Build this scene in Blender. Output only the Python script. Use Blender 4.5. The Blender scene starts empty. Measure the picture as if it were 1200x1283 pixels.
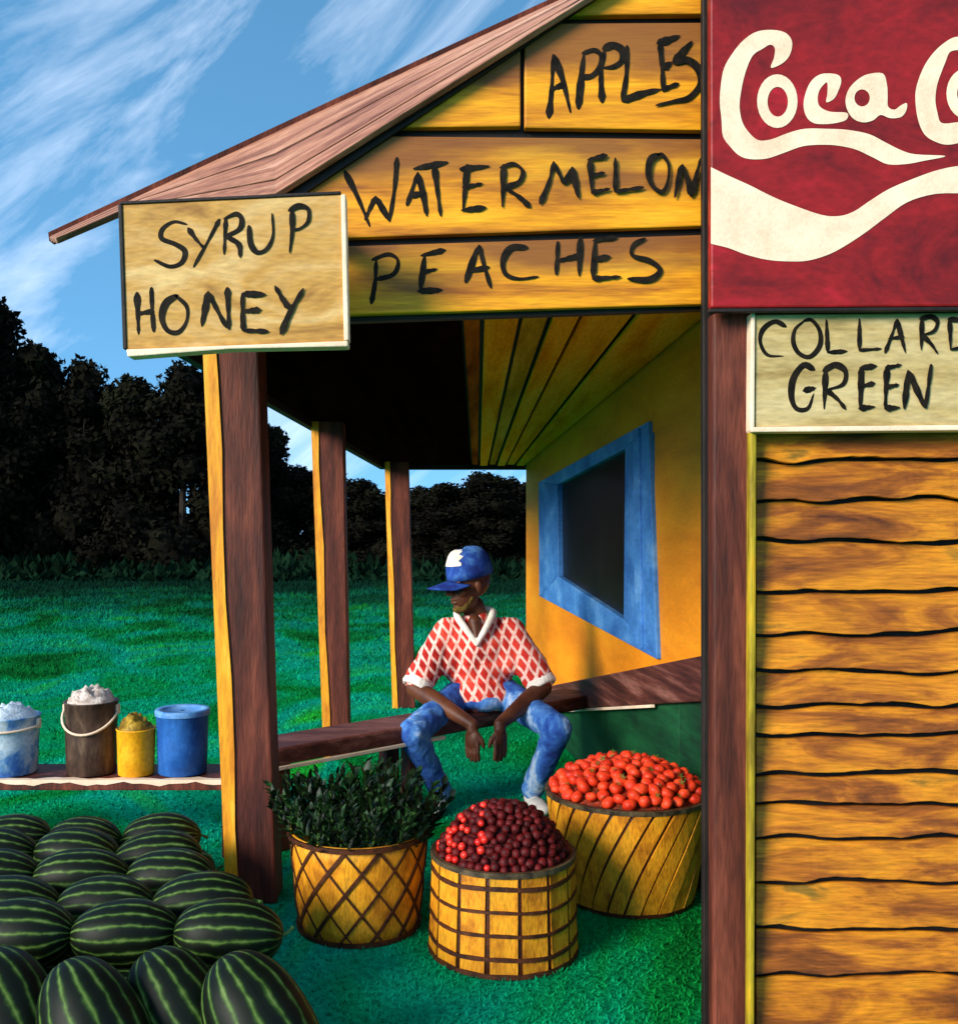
import bpy, bmesh, math, random
import numpy as np
from mathutils import Vector, Matrix, noise as mnoise
random.seed(7); rng = np.random.default_rng(7)
S = bpy.context.scene
COL = S.collection
PI = math.pi

# ------------------------------------------------------------------ camera
# a point of the photograph (1200 x 1283) at depth Y metres -> world point
F = 1200.0; VX, VY, CH = 550.0, 670.0, 1.35
def P(px, py, Y): return Vector(((px-VX)/F*Y, Y, CH-(py-VY)/F*Y))
def ground_y(py): return CH*F/(py-VY)
cam = bpy.data.cameras.new('camera'); camo = bpy.data.objects.new('camera', cam); COL.objects.link(camo)
camo.location = (0, 0, CH); camo.rotation_euler = (PI/2, 0, 0)
cam.sensor_fit = 'VERTICAL'; cam.sensor_height = 36.0; cam.lens = 36.0*F/1283.0
cam.shift_x = (600-VX)/1283.0; cam.shift_y = -(641.5-VY)/1283.0
cam.clip_end = 3000; cam.clip_start = .05
S.camera = camo

# ------------------------------------------------------------------ sky and sun
SUN_EL, SUN_AZ = math.radians(21), math.radians(-132)     # azimuth clockwise from +Y
w = bpy.data.worlds.new('World'); S.world = w; w.use_nodes = True
nt = w.node_tree; nt.nodes.clear()
def N(t, typ, **kw):
    n = t.nodes.new(typ)
    for k, v in kw.items(): setattr(n, k, v)
    return n
sky = N(nt, 'ShaderNodeTexSky', sky_type='NISHITA', sun_disc=False)
sky.sun_elevation = math.radians(38); sky.sun_rotation = SUN_AZ
sky.air_density = .75; sky.dust_density = 0.0; sky.ozone_density = 1.2; sky.altitude = 1500
tc = N(nt, 'ShaderNodeTexCoord')
mp = N(nt, 'ShaderNodeMapping'); mp.inputs['Rotation'].default_value = (0, math.radians(38), 0)
mps = N(nt, 'ShaderNodeMapping'); mps.inputs['Scale'].default_value = (1.6, 1.6, 8.0)
nz = N(nt, 'ShaderNodeTexNoise'); nz.inputs['Scale'].default_value = 1.5; nz.inputs['Detail'].default_value = 7; nz.inputs['Roughness'].default_value = .6; nz.inputs['Distortion'].default_value = .5
rp = N(nt, 'ShaderNodeValToRGB'); rp.color_ramp.elements[0].position = .44; rp.color_ramp.elements[1].position = .80
rp.color_ramp.elements[0].color = (0, 0, 0, 1); rp.color_ramp.elements[1].color = (.66, .66, .66, 1)
mix = N(nt, 'ShaderNodeMixRGB'); mix.inputs[2].default_value = (5.2, 5.6, 6.4, 1)
bg = N(nt, 'ShaderNodeBackground'); bg.inputs[1].default_value = .15
out = N(nt, 'ShaderNodeOutputWorld')
L = nt.links.new
L(tc.outputs['Generated'], mp.inputs[0]); L(mp.outputs[0], mps.inputs[0]); L(mps.outputs[0], nz.inputs[0]); L(nz.outputs['Fac'], rp.inputs[0])
L(rp.outputs[0], mix.inputs[0]); hs = N(nt, 'ShaderNodeHueSaturation'); hs.inputs['Hue'].default_value = .478; hs.inputs['Saturation'].default_value = 1.16; hs.inputs['Value'].default_value = 1.2; vma = N(nt, 'ShaderNodeVectorMath', operation='MULTIPLY_ADD'); vma.inputs[1].default_value = (1, 1, .8); vma.inputs[2].default_value = (0, 0, .30)   # clear dry air: little whitening at the horizon
L(tc.outputs['Generated'], vma.inputs[0]); L(vma.outputs[0], sky.inputs[0]); L(sky.outputs[0], hs.inputs['Color']); L(hs.outputs[0], mix.inputs[1]); L(mix.outputs[0], bg.inputs[0]); L(bg.outputs[0], out.inputs[0])
sun = bpy.data.lights.new('sun', 'SUN'); sun.energy = 2.7; sun.angle = math.radians(22); sun.color = (1, .93, .80)
suno = bpy.data.objects.new('sun', sun); COL.objects.link(suno)
sd = Vector((math.sin(SUN_AZ)*math.cos(SUN_EL), math.cos(SUN_AZ)*math.cos(SUN_EL), math.sin(SUN_EL)))
suno.rotation_euler = (-sd).to_track_quat('-Z', 'Y').to_euler(); suno.location = sd*20
S.view_settings.view_transform = 'Standard'; S.view_settings.look = 'None'
S.view_settings.exposure = 1.05; S.view_settings.gamma = 1.0; S.view_settings.use_curve_mapping = False

# ------------------------------------------------------------------ materials
MATS = {}
def lin(c):
    return tuple(((v/255+.055)/1.055)**2.4 if v/255 > .04045 else v/255/12.92 for v in c)
def ramp_set(rpn, cols):
    e = rpn.color_ramp.elements
    n = len(cols)
    while len(e) < n: e.new(.5)
    for i, (p, c) in enumerate(cols):
        e[i].position = p; e[i].color = (*c, 1)
def mat(name, cols, scale=(3, 3, 3), detail=5, rough=.6, bump=.15, bscale=(60, 60, 60), distort=.3, spec=.3, rnd=True, trans=0, bdist=.004, fine=.12, coat=0, rot=0, wash=None):
    """hand-brushed colour: stretched noise through a ramp, with a finer noise for relief and small value changes"""
    if name in MATS: return MATS[name]
    m = bpy.data.materials.new(name); m.use_nodes = True; t = m.node_tree
    b = t.nodes['Principled BSDF']
    tcn = N(t, 'ShaderNodeTexCoord'); src = tcn.outputs['Object']
    if rnd:
        oi = N(t, 'ShaderNodeObjectInfo'); mu = N(t, 'ShaderNodeMath', operation='MULTIPLY'); mu.inputs[1].default_value = 37.0
        ad = N(t, 'ShaderNodeVectorMath', operation='ADD')
        t.links.new(oi.outputs['Random'], mu.inputs[0]); t.links.new(src, ad.inputs[0]); t.links.new(mu.outputs[0], ad.inputs[1]); src = ad.outputs[0]
    mpn = N(t, 'ShaderNodeMapping'); mpn.inputs['Scale'].default_value = scale
    if rot:
        mpr = N(t, 'ShaderNodeMapping'); mpr.inputs['Rotation'].default_value = (0, math.radians(rot), 0); t.links.new(src, mpr.inputs[0]); src = mpr.outputs[0]
    n1 = N(t, 'ShaderNodeTexNoise'); n1.inputs['Scale'].default_value = 1; n1.inputs['Detail'].default_value = detail; n1.inputs['Roughness'].default_value = .62; n1.inputs['Distortion'].default_value = distort
    r1 = N(t, 'ShaderNodeValToRGB'); ramp_set(r1, [(.5+(p-.5)*.62, c) for p, c in cols])
    mp2 = N(t, 'ShaderNodeMapping'); mp2.inputs['Scale'].default_value = bscale
    n2 = N(t, 'ShaderNodeTexNoise'); n2.inputs['Scale'].default_value = 1; n2.inputs['Detail'].default_value = 4
    t.links.new(src, mpn.inputs[0]); t.links.new(mpn.outputs[0], n1.inputs[0]); t.links.new(n1.outputs['Fac'], r1.inputs[0])
    t.links.new(src, mp2.inputs[0]); t.links.new(mp2.outputs[0], n2.inputs[0])
    mr = N(t, 'ShaderNodeMapRange'); mr.inputs['From Min'].default_value = .3; mr.inputs['From Max'].default_value = .7; mr.inputs['To Min'].default_value = 1-fine*1.6; mr.inputs['To Max'].default_value = 1+fine
    t.links.new(n2.outputs['Fac'], mr.inputs['Value'])
    vm = N(t, 'ShaderNodeVectorMath', operation='SCALE'); t.links.new(r1.outputs[0], vm.inputs[0]); t.links.new(mr.outputs[0], vm.inputs['Scale'])
    colout = vm.outputs[0]
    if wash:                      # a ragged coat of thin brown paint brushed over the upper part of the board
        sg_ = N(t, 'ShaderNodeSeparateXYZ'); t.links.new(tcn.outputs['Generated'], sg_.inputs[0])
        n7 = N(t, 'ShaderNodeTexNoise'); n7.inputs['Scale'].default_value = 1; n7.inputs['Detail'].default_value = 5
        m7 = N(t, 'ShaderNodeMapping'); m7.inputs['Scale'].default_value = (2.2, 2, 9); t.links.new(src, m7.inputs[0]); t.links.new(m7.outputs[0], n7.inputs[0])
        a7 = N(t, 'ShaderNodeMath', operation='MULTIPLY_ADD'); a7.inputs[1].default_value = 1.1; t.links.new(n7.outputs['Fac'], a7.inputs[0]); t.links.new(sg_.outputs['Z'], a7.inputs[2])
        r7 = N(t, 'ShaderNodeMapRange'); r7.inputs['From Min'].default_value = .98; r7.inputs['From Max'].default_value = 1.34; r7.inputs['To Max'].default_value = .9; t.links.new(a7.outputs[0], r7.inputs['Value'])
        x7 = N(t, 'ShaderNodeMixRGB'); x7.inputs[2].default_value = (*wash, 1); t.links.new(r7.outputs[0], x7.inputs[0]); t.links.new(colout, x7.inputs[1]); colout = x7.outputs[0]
    t.links.new(colout, b.inputs['Base Color'])
    bp = N(t, 'ShaderNodeBump'); bp.inputs['Strength'].default_value = bump; bp.inputs['Distance'].default_value = bdist
    t.links.new(n2.outputs['Fac'], bp.inputs['Height']); t.links.new(bp.outputs[0], b.inputs['Normal'])
    b.inputs['Roughness'].default_value = rough; b.inputs['Specular IOR Level'].default_value = spec
    if coat: b.inputs['Coat Weight'].default_value = coat
    MATS[name] = m; m['_col'] = 1
    return m
def H(*c): return lin(c)
YEL = [(.22, H(146, 78, 20)), (.40, H(204, 126, 16)), (.58, H(238, 158, 18)), (.8, H(248, 178, 36))]
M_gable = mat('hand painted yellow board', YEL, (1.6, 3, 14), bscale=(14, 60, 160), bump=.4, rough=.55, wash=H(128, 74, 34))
M_wall = mat('flat ochre yellow paint', [(.25, H(222, 126, 10)), (.5, H(240, 142, 12)), (.75, H(248, 156, 18))], (5, 1.2, 4), bscale=(90, 30, 90), bump=.25, rough=.6, fine=.06)
M_ceil_y = mat('ochre ceiling plank paint', [(.25, H(236, 142, 20)), (.5, H(254, 172, 34)), (.72, H(255, 188, 60)), (.85, H(240, 170, 40))], (10, 1, 6), bscale=(120, 20, 60), bump=.3, rough=.9, spec=0)
M_brownc = mat('reddish ceiling plank paint', [(.25, H(120, 56, 20)), (.5, H(176, 92, 30)), (.75, H(206, 120, 36))], (10, 1, 6), bscale=(120, 20, 60), bump=.3, rough=.9, spec=0)
M_ceil_o = mat('olive ceiling plank paint', [(.25, H(176, 128, 20)), (.5, H(206, 156, 44)), (.75, H(226, 178, 70))], (10, 1, 6), bscale=(120, 20, 60), bump=.3, rough=.9, spec=0)
M_siding = mat('weathered orange siding', [(.14, H(80, 38, 14)), (.38, H(146, 78, 18)), (.54, H(194, 116, 18)), (.68, H(208, 130, 20)), (.84, H(126, 92, 24))], (2.5, 6, 11), bscale=(16, 60, 170), bump=.6, rough=.6, distort=.8, fine=.2)
M_roof = mat('pinkish brown soffit boards', [(.2, H(112, 66, 52)), (.42, H(160, 104, 80)), (.6, H(184, 128, 100)), (.78, H(206, 158, 132)), (.9, H(190, 128, 62))], (1.6, 22, 12), bscale=(20, 160, 90), bump=.5, distort=.5, fine=.2, rot=27)
M_brown = mat('red brown timber', [(.25, H(52, 20, 14)), (.5, H(88, 38, 26)), (.78, H(122, 60, 42))], (14, 14, 1.6), bscale=(140, 140, 16), bump=.5, fine=.2)
M_brownh = mat('red brown timber rail', [(.25, H(60, 24, 18)), (.5, H(98, 48, 38)), (.75, H(140, 86, 74))], (2, 8, 14), bscale=(16, 90, 150), bump=.5, fine=.2)
M_brownw = mat('red brown wall rail', [(.25, H(60, 24, 18)), (.5, H(92, 44, 34)), (.75, H(136, 84, 72))], (10, 1.2, 26), bscale=(90, 12, 150), bump=.5, fine=.2)
M_black = mat('black brown paint', [(.3, (.008, .005, .004)), (.7, (.02, .012, .010))], (6, 6, 3), bscale=(90, 90, 30), bump=.3, rough=.6)
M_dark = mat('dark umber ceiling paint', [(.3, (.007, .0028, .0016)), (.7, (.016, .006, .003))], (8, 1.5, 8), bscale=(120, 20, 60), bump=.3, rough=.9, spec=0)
M_sunedge = mat('amber sunlit edge', [(.25, H(196, 116, 16)), (.6, H(236, 162, 26)), (.8, H(246, 184, 60))], (20, 20, 3), bscale=(120, 120, 20), bump=.3)  # colour stands for sunlight on the posts' left side
M_olive = mat('olive yellow trim paint', [(.3, H(130, 106, 20)), (.6, H(176, 150, 30)), (.8, H(206, 156, 24))], (20, 20, 4), bscale=(120, 120, 20), bump=.3)
M_blue = mat('sky blue window paint', [(.25, H(52, 106, 176)), (.55, H(76, 138, 206)), (.8, H(118, 170, 224))], (4, 3, 4), bscale=(60, 40, 60), bump=.35)
M_pane = mat('dark window glass', [(.3, (.006, .004, .004)), (.7, (.014, .010, .010))], (2, 2, 2), rough=.35, bump=.02, spec=.25)
M_dgreen = mat('dark green skirting paint', [(.25, H(6, 40, 20)), (.5, H(10, 62, 32)), (.8, H(20, 84, 44))], (3, 1.5, 8), bscale=(60, 30, 120), bump=.3)
M_sign = mat('tan sign board', [(.2, H(156, 106, 44)), (.42, H(194, 142, 66)), (.6, H(206, 160, 96)), (.8, H(220, 182, 118))], (3, 3, 9), bscale=(30, 60, 120), bump=.35, distort=1.0)
M_sign2 = mat('greyish tan sign board', [(.2, H(146, 118, 66)), (.45, H(188, 160, 104)), (.7, H(204, 178, 128))], (2, 3, 12), bscale=(30, 60, 120), bump=.35)
M_cream = mat('cream white paint', [(.25, H(228, 194, 164)), (.7, H(248, 220, 190))], (8, 8, 8), bscale=(140, 140, 140), bump=.25, fine=.05)
M_ink = mat('black brush lettering', [(.3, (.005, .004, .003)), (.75, (.020, .013, .008))], (30, 30, 30), bscale=(160, 160, 160), bump=.3, rough=.7, spec=.1)
M_red = mat('crimson sign enamel', [(.22, H(96, 14, 14)), (.45, H(132, 20, 20)), (.65, H(150, 22, 24)), (.85, H(178, 24, 40))], (3, 3, 5), bscale=(40, 40, 70), bump=.3, rough=.45, distort=1.2)
M_skin = mat('dark brown skin', [(.3, H(72, 36, 22)), (.7, H(104, 58, 34))], (8, 8, 8), bscale=(200, 200, 200), bump=.15, rough=.5, rnd=False, fine=.06)
M_denim = mat('worn blue denim', [(.22, H(26, 52, 128)), (.42, H(42, 88, 168)), (.60, H(80, 134, 200)), (.80, H(200, 216, 234))], (7, 7, 5), bscale=(260, 260, 260), bump=.35, rough=.85, distort=.6)
M_cap = mat('royal blue cap cloth', [(.3, H(22, 44, 122)), (.55, H(34, 74, 160)), (.8, H(78, 130, 196))], (10, 10, 10), bscale=(240, 240, 240), bump=.3, rough=.85)
M_white = mat('white cloth', [(.3, H(226, 212, 198)), (.7, H(250, 240, 228))], (12, 12, 12), bscale=(240, 240, 240), bump=.3, rough=.85)
M_shoe = mat('white canvas shoe', [(.3, H(196, 190, 186)), (.7, H(234, 226, 218))], (12, 12, 12), bscale=(200, 200, 200), bump=.3, rough=.8)
M_splint = mat('yellow basket splint', [(.2, H(150, 84, 12)), (.42, H(206, 130, 18)), (.62, H(230, 154, 26)), (.85, H(188, 136, 30))], (14, 14, 8), bscale=(160, 160, 40), bump=.5, fine=.2)
M_bdark = mat('dark brown basket weave', [(.3, H(48, 20, 8)), (.7, H(86, 42, 16))], (20, 20, 20), bscale=(160, 160, 160), bump=.5)
M_rim = mat('grey brown basket rim', [(.3, H(38, 28, 18)), (.7, H(90, 76, 52))], (20, 20, 20), bscale=(120, 120, 120), bump=.5)
M_berry = mat('dark red berry skin', [(.3, H(52, 5, 6)), (.7, H(104, 10, 12))], (30, 30, 30), bscale=(120, 120, 120), bump=.5, rough=.6, spec=.25)
M_berry2 = mat('bright red berry skin', [(.3, H(206, 24, 18)), (.7, H(240, 58, 40))], (30, 30, 30), bscale=(300, 300, 300), bump=.2, rough=.35, spec=.45)
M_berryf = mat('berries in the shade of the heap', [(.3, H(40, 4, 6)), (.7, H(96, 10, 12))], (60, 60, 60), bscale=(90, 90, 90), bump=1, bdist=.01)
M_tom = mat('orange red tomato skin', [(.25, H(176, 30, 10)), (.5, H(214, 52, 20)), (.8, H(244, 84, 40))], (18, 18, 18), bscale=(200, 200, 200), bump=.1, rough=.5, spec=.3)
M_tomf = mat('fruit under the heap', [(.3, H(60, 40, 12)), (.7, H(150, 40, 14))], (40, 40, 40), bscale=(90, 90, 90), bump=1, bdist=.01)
M_leaf = mat('dark leafy greens', [(.25, H(8, 18, 6)), (.5, H(16, 38, 13)), (.8, H(48, 88, 34))], (14, 14, 14), bscale=(120, 120, 120), bump=.3, rough=.5)
M_stem = mat('pale green stalk', [(.3, H(40, 74, 26)), (.7, H(84, 120, 52))], (14, 14, 14), bscale=(120, 120, 120), bump=.3, rough=.5)
M_tree = mat('near black evergreen foliage', [(.25, (.0035, .003, .002)), (.55, (.007, .006, .0035)), (.85, (.013, .014, .006))], (.6, .6, .6), bscale=(3, 3, 3), bump=0, rough=.9, spec=.05)
M_under = mat('dark green undergrowth', [(.3, (.003, .008, .004)), (.55, (.005, .018, .009)), (.8, (.010, .030, .014))], (.5, .5, .5), bscale=(3, 3, 3), bump=0, rough=.95, spec=0)
M_bark = mat('dark bark', [(.3, (.010, .007, .005)), (.7, (.03, .02, .014))], (6, 6, 2), bscale=(30, 30, 8), bump=.5, rough=.9)
M_pailb = mat('dark brown pail enamel', [(.3, H(50, 34, 28)), (.6, H(84, 62, 50)), (.85, H(120, 96, 76))], (16, 16, 6), bscale=(80, 80, 30), bump=.2, rough=.5)
M_pailblue = mat('blue pail enamel', [(.3, H(28, 84, 160)), (.7, H(48, 110, 188))], (12, 12, 8), bscale=(80, 80, 60), bump=.2, rough=.5)
M_pailtin = mat('pale blue and white pail', [(.36, H(52, 104, 180)), (.46, H(100, 146, 196)), (.58, H(170, 190, 208)), (.8, H(206, 214, 222))], (7, 7, 7), bscale=(80, 80, 60), bump=.2, rough=.5, rnd=False)
M_pailyel = mat('amber pail enamel', [(.3, H(222, 150, 14)), (.7, H(248, 182, 30))], (12, 12, 8), bscale=(80, 80, 60), bump=.2, rough=.5)
M_cotton = mat('cream lumpy produce', [(.3, H(168, 148, 136)), (.55, H(214, 194, 180)), (.8, H(240, 226, 214))], (30, 30, 30), bscale=(120, 120, 120), bump=.6, rough=.8)
M_icy = mat('pale blue lumpy produce', [(.3, H(150, 170, 186)), (.7, H(212, 220, 226))], (30, 30, 30), bscale=(120, 120, 120), bump=.6, rough=.8)
M_must = mat('mustard lumpy produce', [(.3, H(104, 76, 8)), (.55, H(150, 116, 20)), (.8, H(206, 168, 56))], (26, 26, 26), bscale=(120, 120, 120), bump=.6, rough=.6)
M_lid = mat('light blue lid', [(.3, H(70, 128, 196)), (.7, H(116, 166, 216))], (14, 14, 14), bscale=(80, 80, 60), bump=.2, rough=.45)
M_sole = mat('dark hair', [(.3, (.006, .005, .004)), (.7, (.014, .011, .009))], (30, 30, 30), bump=.5, bscale=(300, 300, 300), rough=.9)

def plaid_mat():
    m = bpy.data.materials.new('red checked shirt cloth'); m.use_nodes = True; t = m.node_tree; b = t.nodes['Principled BSDF']
    tcn = N(t, 'ShaderNodeTexCoord'); sp = N(t, 'ShaderNodeSeparateXYZ'); t.links.new(tcn.outputs['Object'], sp.inputs[0])
    nzn = N(t, 'ShaderNodeTexNoise'); nzn.inputs['Scale'].default_value = 9; t.links.new(tcn.outputs['Object'], nzn.inputs[0])
    masks = []
    for kx, kz, k, wd, off in ((1.0, .78, 18.0, .28, .1), (-.42, .90, 0, 0, 0), (1.0, -.34, 18.0, .25, .35)):
        if k == 0: continue
        a = N(t, 'ShaderNodeMath', operation='MULTIPLY'); a.inputs[1].default_value = kx*k
        c = N(t, 'ShaderNodeMath', operation='MULTIPLY_ADD'); c.inputs[1].default_value = kz*k
        t.links.new(sp.outputs['X'], a.inputs[0]); t.links.new(sp.outputs['Z'], c.inputs[0]); t.links.new(a.outputs[0], c.inputs[2])
        d = N(t, 'ShaderNodeMath', operation='MULTIPLY_ADD'); d.inputs[1].default_value = .5; t.links.new(nzn.outputs['Fac'], d.inputs[0]); t.links.new(c.outputs[0], d.inputs[2])
        f = N(t, 'ShaderNodeMath', operation='FRACT'); t.links.new(d.outputs[0], f.inputs[0])
        g = N(t, 'ShaderNodeMath', operation='PINGPONG'); g.inputs[1].default_value = .5; t.links.new(f.outputs[0], g.inputs[0])
        mr = N(t, 'ShaderNodeMapRange'); mr.interpolation_type = 'SMOOTHSTEP'
        mr.inputs['From Min'].default_value = wd*.45; mr.inputs['From Max'].default_value = wd*.62; mr.inputs['To Min'].default_value = 1; mr.inputs['To Max'].default_value = 0
        t.links.new(g.outputs[0], mr.inputs['Value']); masks.append(mr)
    mx = N(t, 'ShaderNodeMath', operation='MAXIMUM'); t.links.new(masks[0].outputs[0], mx.inputs[0]); t.links.new(masks[1].outputs[0], mx.inputs[1])
    n3 = N(t, 'ShaderNodeTexNoise'); n3.inputs['Scale'].default_value = 60; n3.inputs['Detail'].default_value = 4; t.links.new(tcn.outputs['Object'], n3.inputs[0])
    m3 = N(t, 'ShaderNodeMapRange'); m3.inputs['From Min'].default_value = .3; m3.inputs['From Max'].default_value = .6; m3.inputs['To Min'].default_value = .55; m3.inputs['To Max'].default_value = 1
    t.links.new(n3.outputs['Fac'], m3.inputs['Value'])
    fac = N(t, 'ShaderNodeMath', operation='MULTIPLY'); t.links.new(mx.outputs[0], fac.inputs[0]); t.links.new(m3.outputs[0], fac.inputs[1])
    n4 = N(t, 'ShaderNodeTexNoise'); n4.inputs['Scale'].default_value = 7; t.links.new(tcn.outputs['Object'], n4.inputs[0])
    r4 = N(t, 'ShaderNodeValToRGB'); ramp_set(r4, [(.3, H(150, 26, 24)), (.5, H(208, 52, 42)), (.7, H(232, 84, 64))]); t.links.new(n4.outputs['Fac'], r4.inputs[0])
    mxx = N(t, 'ShaderNodeMixRGB'); mxx.inputs[2].default_value = (*H(246, 204, 190), 1)
    t.links.new(fac.outputs[0], mxx.inputs[0]); t.links.new(r4.outputs[0], mxx.inputs[1]); t.links.new(mxx.outputs[0], b.inputs['Base Color'])
    b.inputs['Roughness'].default_value = .85; b.inputs['Specular IOR Level'].default_value = .15
    bp = N(t, 'ShaderNodeBump'); bp.inputs['Strength'].default_value = .4; bp.inputs['Distance'].default_value = .01
    t.links.new(n4.outputs['Fac'], bp.inputs['Height']); t.links.new(bp.outputs[0], b.inputs['Normal'])
    return m
def melon_mat():
    m = bpy.data.materials.new('striped watermelon rind'); m.use_nodes = True; t = m.node_tree; b = t.nodes['Principled BSDF']
    tcn = N(t, 'ShaderNodeTexCoord'); oi = N(t, 'ShaderNodeObjectInfo'); sp = N(t, 'ShaderNodeSeparateXYZ'); t.links.new(tcn.outputs['Object'], sp.inputs[0])
    at = N(t, 'ShaderNodeMath', operation='ARCTAN2'); t.links.new(sp.outputs['Z'], at.inputs[0]); t.links.new(sp.outputs['Y'], at.inputs[1])
    nzn = N(t, 'ShaderNodeTexNoise'); nzn.inputs['Scale'].default_value = 13; nzn.inputs['Detail'].default_value = 5; t.links.new(tcn.outputs['Object'], nzn.inputs[0])
    k = N(t, 'ShaderNodeMath', operation='MULTIPLY_ADD'); k.inputs[1].default_value = 16/(2*PI); t.links.new(at.outputs[0], k.inputs[0]); t.links.new(oi.outputs['Random'], k.inputs[2])
    d = N(t, 'ShaderNodeMath', operation='MULTIPLY_ADD'); d.inputs[1].default_value = .62; t.links.new(nzn.outputs['Fac'], d.inputs[0]); t.links.new(k.outputs[0], d.inputs[2])
    f = N(t, 'ShaderNodeMath', operation='FRACT'); t.links.new(d.outputs[0], f.inputs[0])
    g = N(t, 'ShaderNodeMath', operation='PINGPONG'); g.inputs[1].default_value = .5; t.links.new(f.outputs[0], g.inputs[0])
    n2 = N(t, 'ShaderNodeTexNoise'); n2.inputs['Scale'].default_value = 40; n2.inputs['Detail'].default_value = 4; t.links.new(tcn.outputs['Object'], n2.inputs[0])
    e = N(t, 'ShaderNodeMath', operation='MULTIPLY_ADD'); e.inputs[1].default_value = .34; t.links.new(n2.outputs['Fac'], e.inputs[0]); t.links.new(g.outputs[0], e.inputs[2])
    r = N(t, 'ShaderNodeValToRGB'); ramp_set(r, [(.08, H(112, 128, 78)), (.20, H(76, 102, 40)), (.28, H(38, 62, 20)), (.38, H(12, 22, 8)), (.66, H(6, 12, 4))])
    t.links.new(e.outputs[0], r.inputs[0]); t.links.new(r.outputs[0], b.inputs['Base Color'])
    b.inputs['Roughness'].default_value = .52; b.inputs['Specular IOR Level'].default_value = .16
    bp = N(t, 'ShaderNodeBump'); bp.inputs['Strength'].default_value = .12; bp.inputs['Distance'].default_value = .004
    t.links.new(n2.outputs['Fac'], bp.inputs['Height']); t.links.new(bp.outputs[0], b.inputs['Normal'])
    return m
def turf_mat(name, mul=1.0):
    m = bpy.data.materials.new(name); m.use_nodes = True; t = m.node_tree; b = t.nodes['Principled BSDF']
    geo = N(t, 'ShaderNodeNewGeometry')
    mpn = N(t, 'ShaderNodeMapping'); mpn.inputs['Scale'].default_value = (.9, .55, .9)
    n1 = N(t, 'ShaderNodeTexNoise'); n1.inputs['Scale'].default_value = 1.0; n1.inputs['Detail'].default_value = 5; n1.inputs['Distortion'].default_value = .8
    t.links.new(geo.outputs['Position'], mpn.inputs[0]); t.links.new(mpn.outputs[0], n1.inputs[0])
    r = N(t, 'ShaderNodeValToRGB')
    ramp_set(r, [(.34, H(8, 74, 26)), (.43, H(8, 108, 46)), (.50, H(6, 122, 78)), (.57, H(10, 132, 106)), (.66, H(26, 140, 44))])
    t.links.new(n1.outputs['Fac'], r.inputs[0])
    n2 = N(t, 'ShaderNodeTexNoise'); n2.inputs['Scale'].default_value = 40; n2.inputs['Detail'].default_value = 4; t.links.new(geo.outputs['Position'], n2.inputs[0])
    mr = N(t, 'ShaderNodeMapRange'); mr.inputs['From Min'].default_value = .3; mr.inputs['From Max'].default_value = .7; mr.inputs['To Min'].default_value = .65*mul; mr.inputs['To Max'].default_value = 1.15*mul
    t.links.new(n2.outputs['Fac'], mr.inputs['Value'])
    vm = N(t, 'ShaderNodeVectorMath', operation='SCALE'); t.links.new(r.outputs[0], vm.inputs[0]); t.links.new(mr.outputs[0], vm.inputs['Scale'])
    # shade of the wood put into the field's colour, deepening towards the trees
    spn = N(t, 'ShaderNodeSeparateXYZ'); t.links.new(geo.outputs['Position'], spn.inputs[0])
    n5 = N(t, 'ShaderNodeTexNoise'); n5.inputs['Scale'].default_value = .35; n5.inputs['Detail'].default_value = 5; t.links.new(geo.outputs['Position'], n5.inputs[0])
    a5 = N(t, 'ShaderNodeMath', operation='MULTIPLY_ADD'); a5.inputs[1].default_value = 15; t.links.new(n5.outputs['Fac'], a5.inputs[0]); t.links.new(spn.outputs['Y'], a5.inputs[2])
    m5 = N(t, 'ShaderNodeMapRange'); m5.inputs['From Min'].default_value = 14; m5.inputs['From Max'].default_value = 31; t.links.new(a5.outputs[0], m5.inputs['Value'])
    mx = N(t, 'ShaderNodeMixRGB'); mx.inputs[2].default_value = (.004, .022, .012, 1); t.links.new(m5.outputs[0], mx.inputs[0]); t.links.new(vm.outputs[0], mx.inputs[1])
    t.links.new(mx.outputs[0], b.inputs['Base Color'])
    b.inputs['Roughness'].default_value = 1; b.inputs['Specular IOR Level'].default_value = 0
    bp = N(t, 'ShaderNodeBump'); bp.inputs['Strength'].default_value = .6; bp.inputs['Distance'].default_value = .02
    t.links.new(n2.outputs['Fac'], bp.inputs['Height']); t.links.new(bp.outputs[0], b.inputs['Normal'])
    return m
M_plaid, M_melon, M_turf = plaid_mat(), melon_mat(), turf_mat('emerald turf', 1.4)

# ------------------------------------------------------------------ helpers
def link(name, me, parent=None, loc=(0, 0, 0), m=None, smooth=False):
    o = bpy.data.objects.new(name, me); COL.objects.link(o)
    if parent is not None: o.parent = parent
    o.location = loc
    if m is not None and len(me.materials) == 0: me.materials.append(m)
    if smooth: me.polygons.foreach_set('use_smooth', [True]*len(me.polygons))
    return o
def wloc(o):
    v = Vector(o.location)
    while o.parent is not None: o = o.parent; v = v+Vector(o.location)
    return v
def obj(name, verts, faces, m, parent=None, smooth=False, base=False):
    """world-space geometry -> one mesh object with its origin at the middle (or base middle) of its own box"""
    V = np.array([tuple(v) for v in verts], float)
    c = (V.min(0)+V.max(0))/2
    if base: c[2] = V[:, 2].min()
    me = bpy.data.meshes.new(name); me.from_pydata((V-c).tolist(), [], faces); me.update()
    p = wloc(parent) if parent is not None else Vector((0, 0, 0))
    return link(name, me, parent, Vector(c)-p, m, smooth)
def fix_normals(o):
    bm = bmesh.new(); bm.from_mesh(o.data); bmesh.ops.recalc_face_normals(bm, faces=bm.faces); bm.to_mesh(o.data); bm.free(); return o
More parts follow.
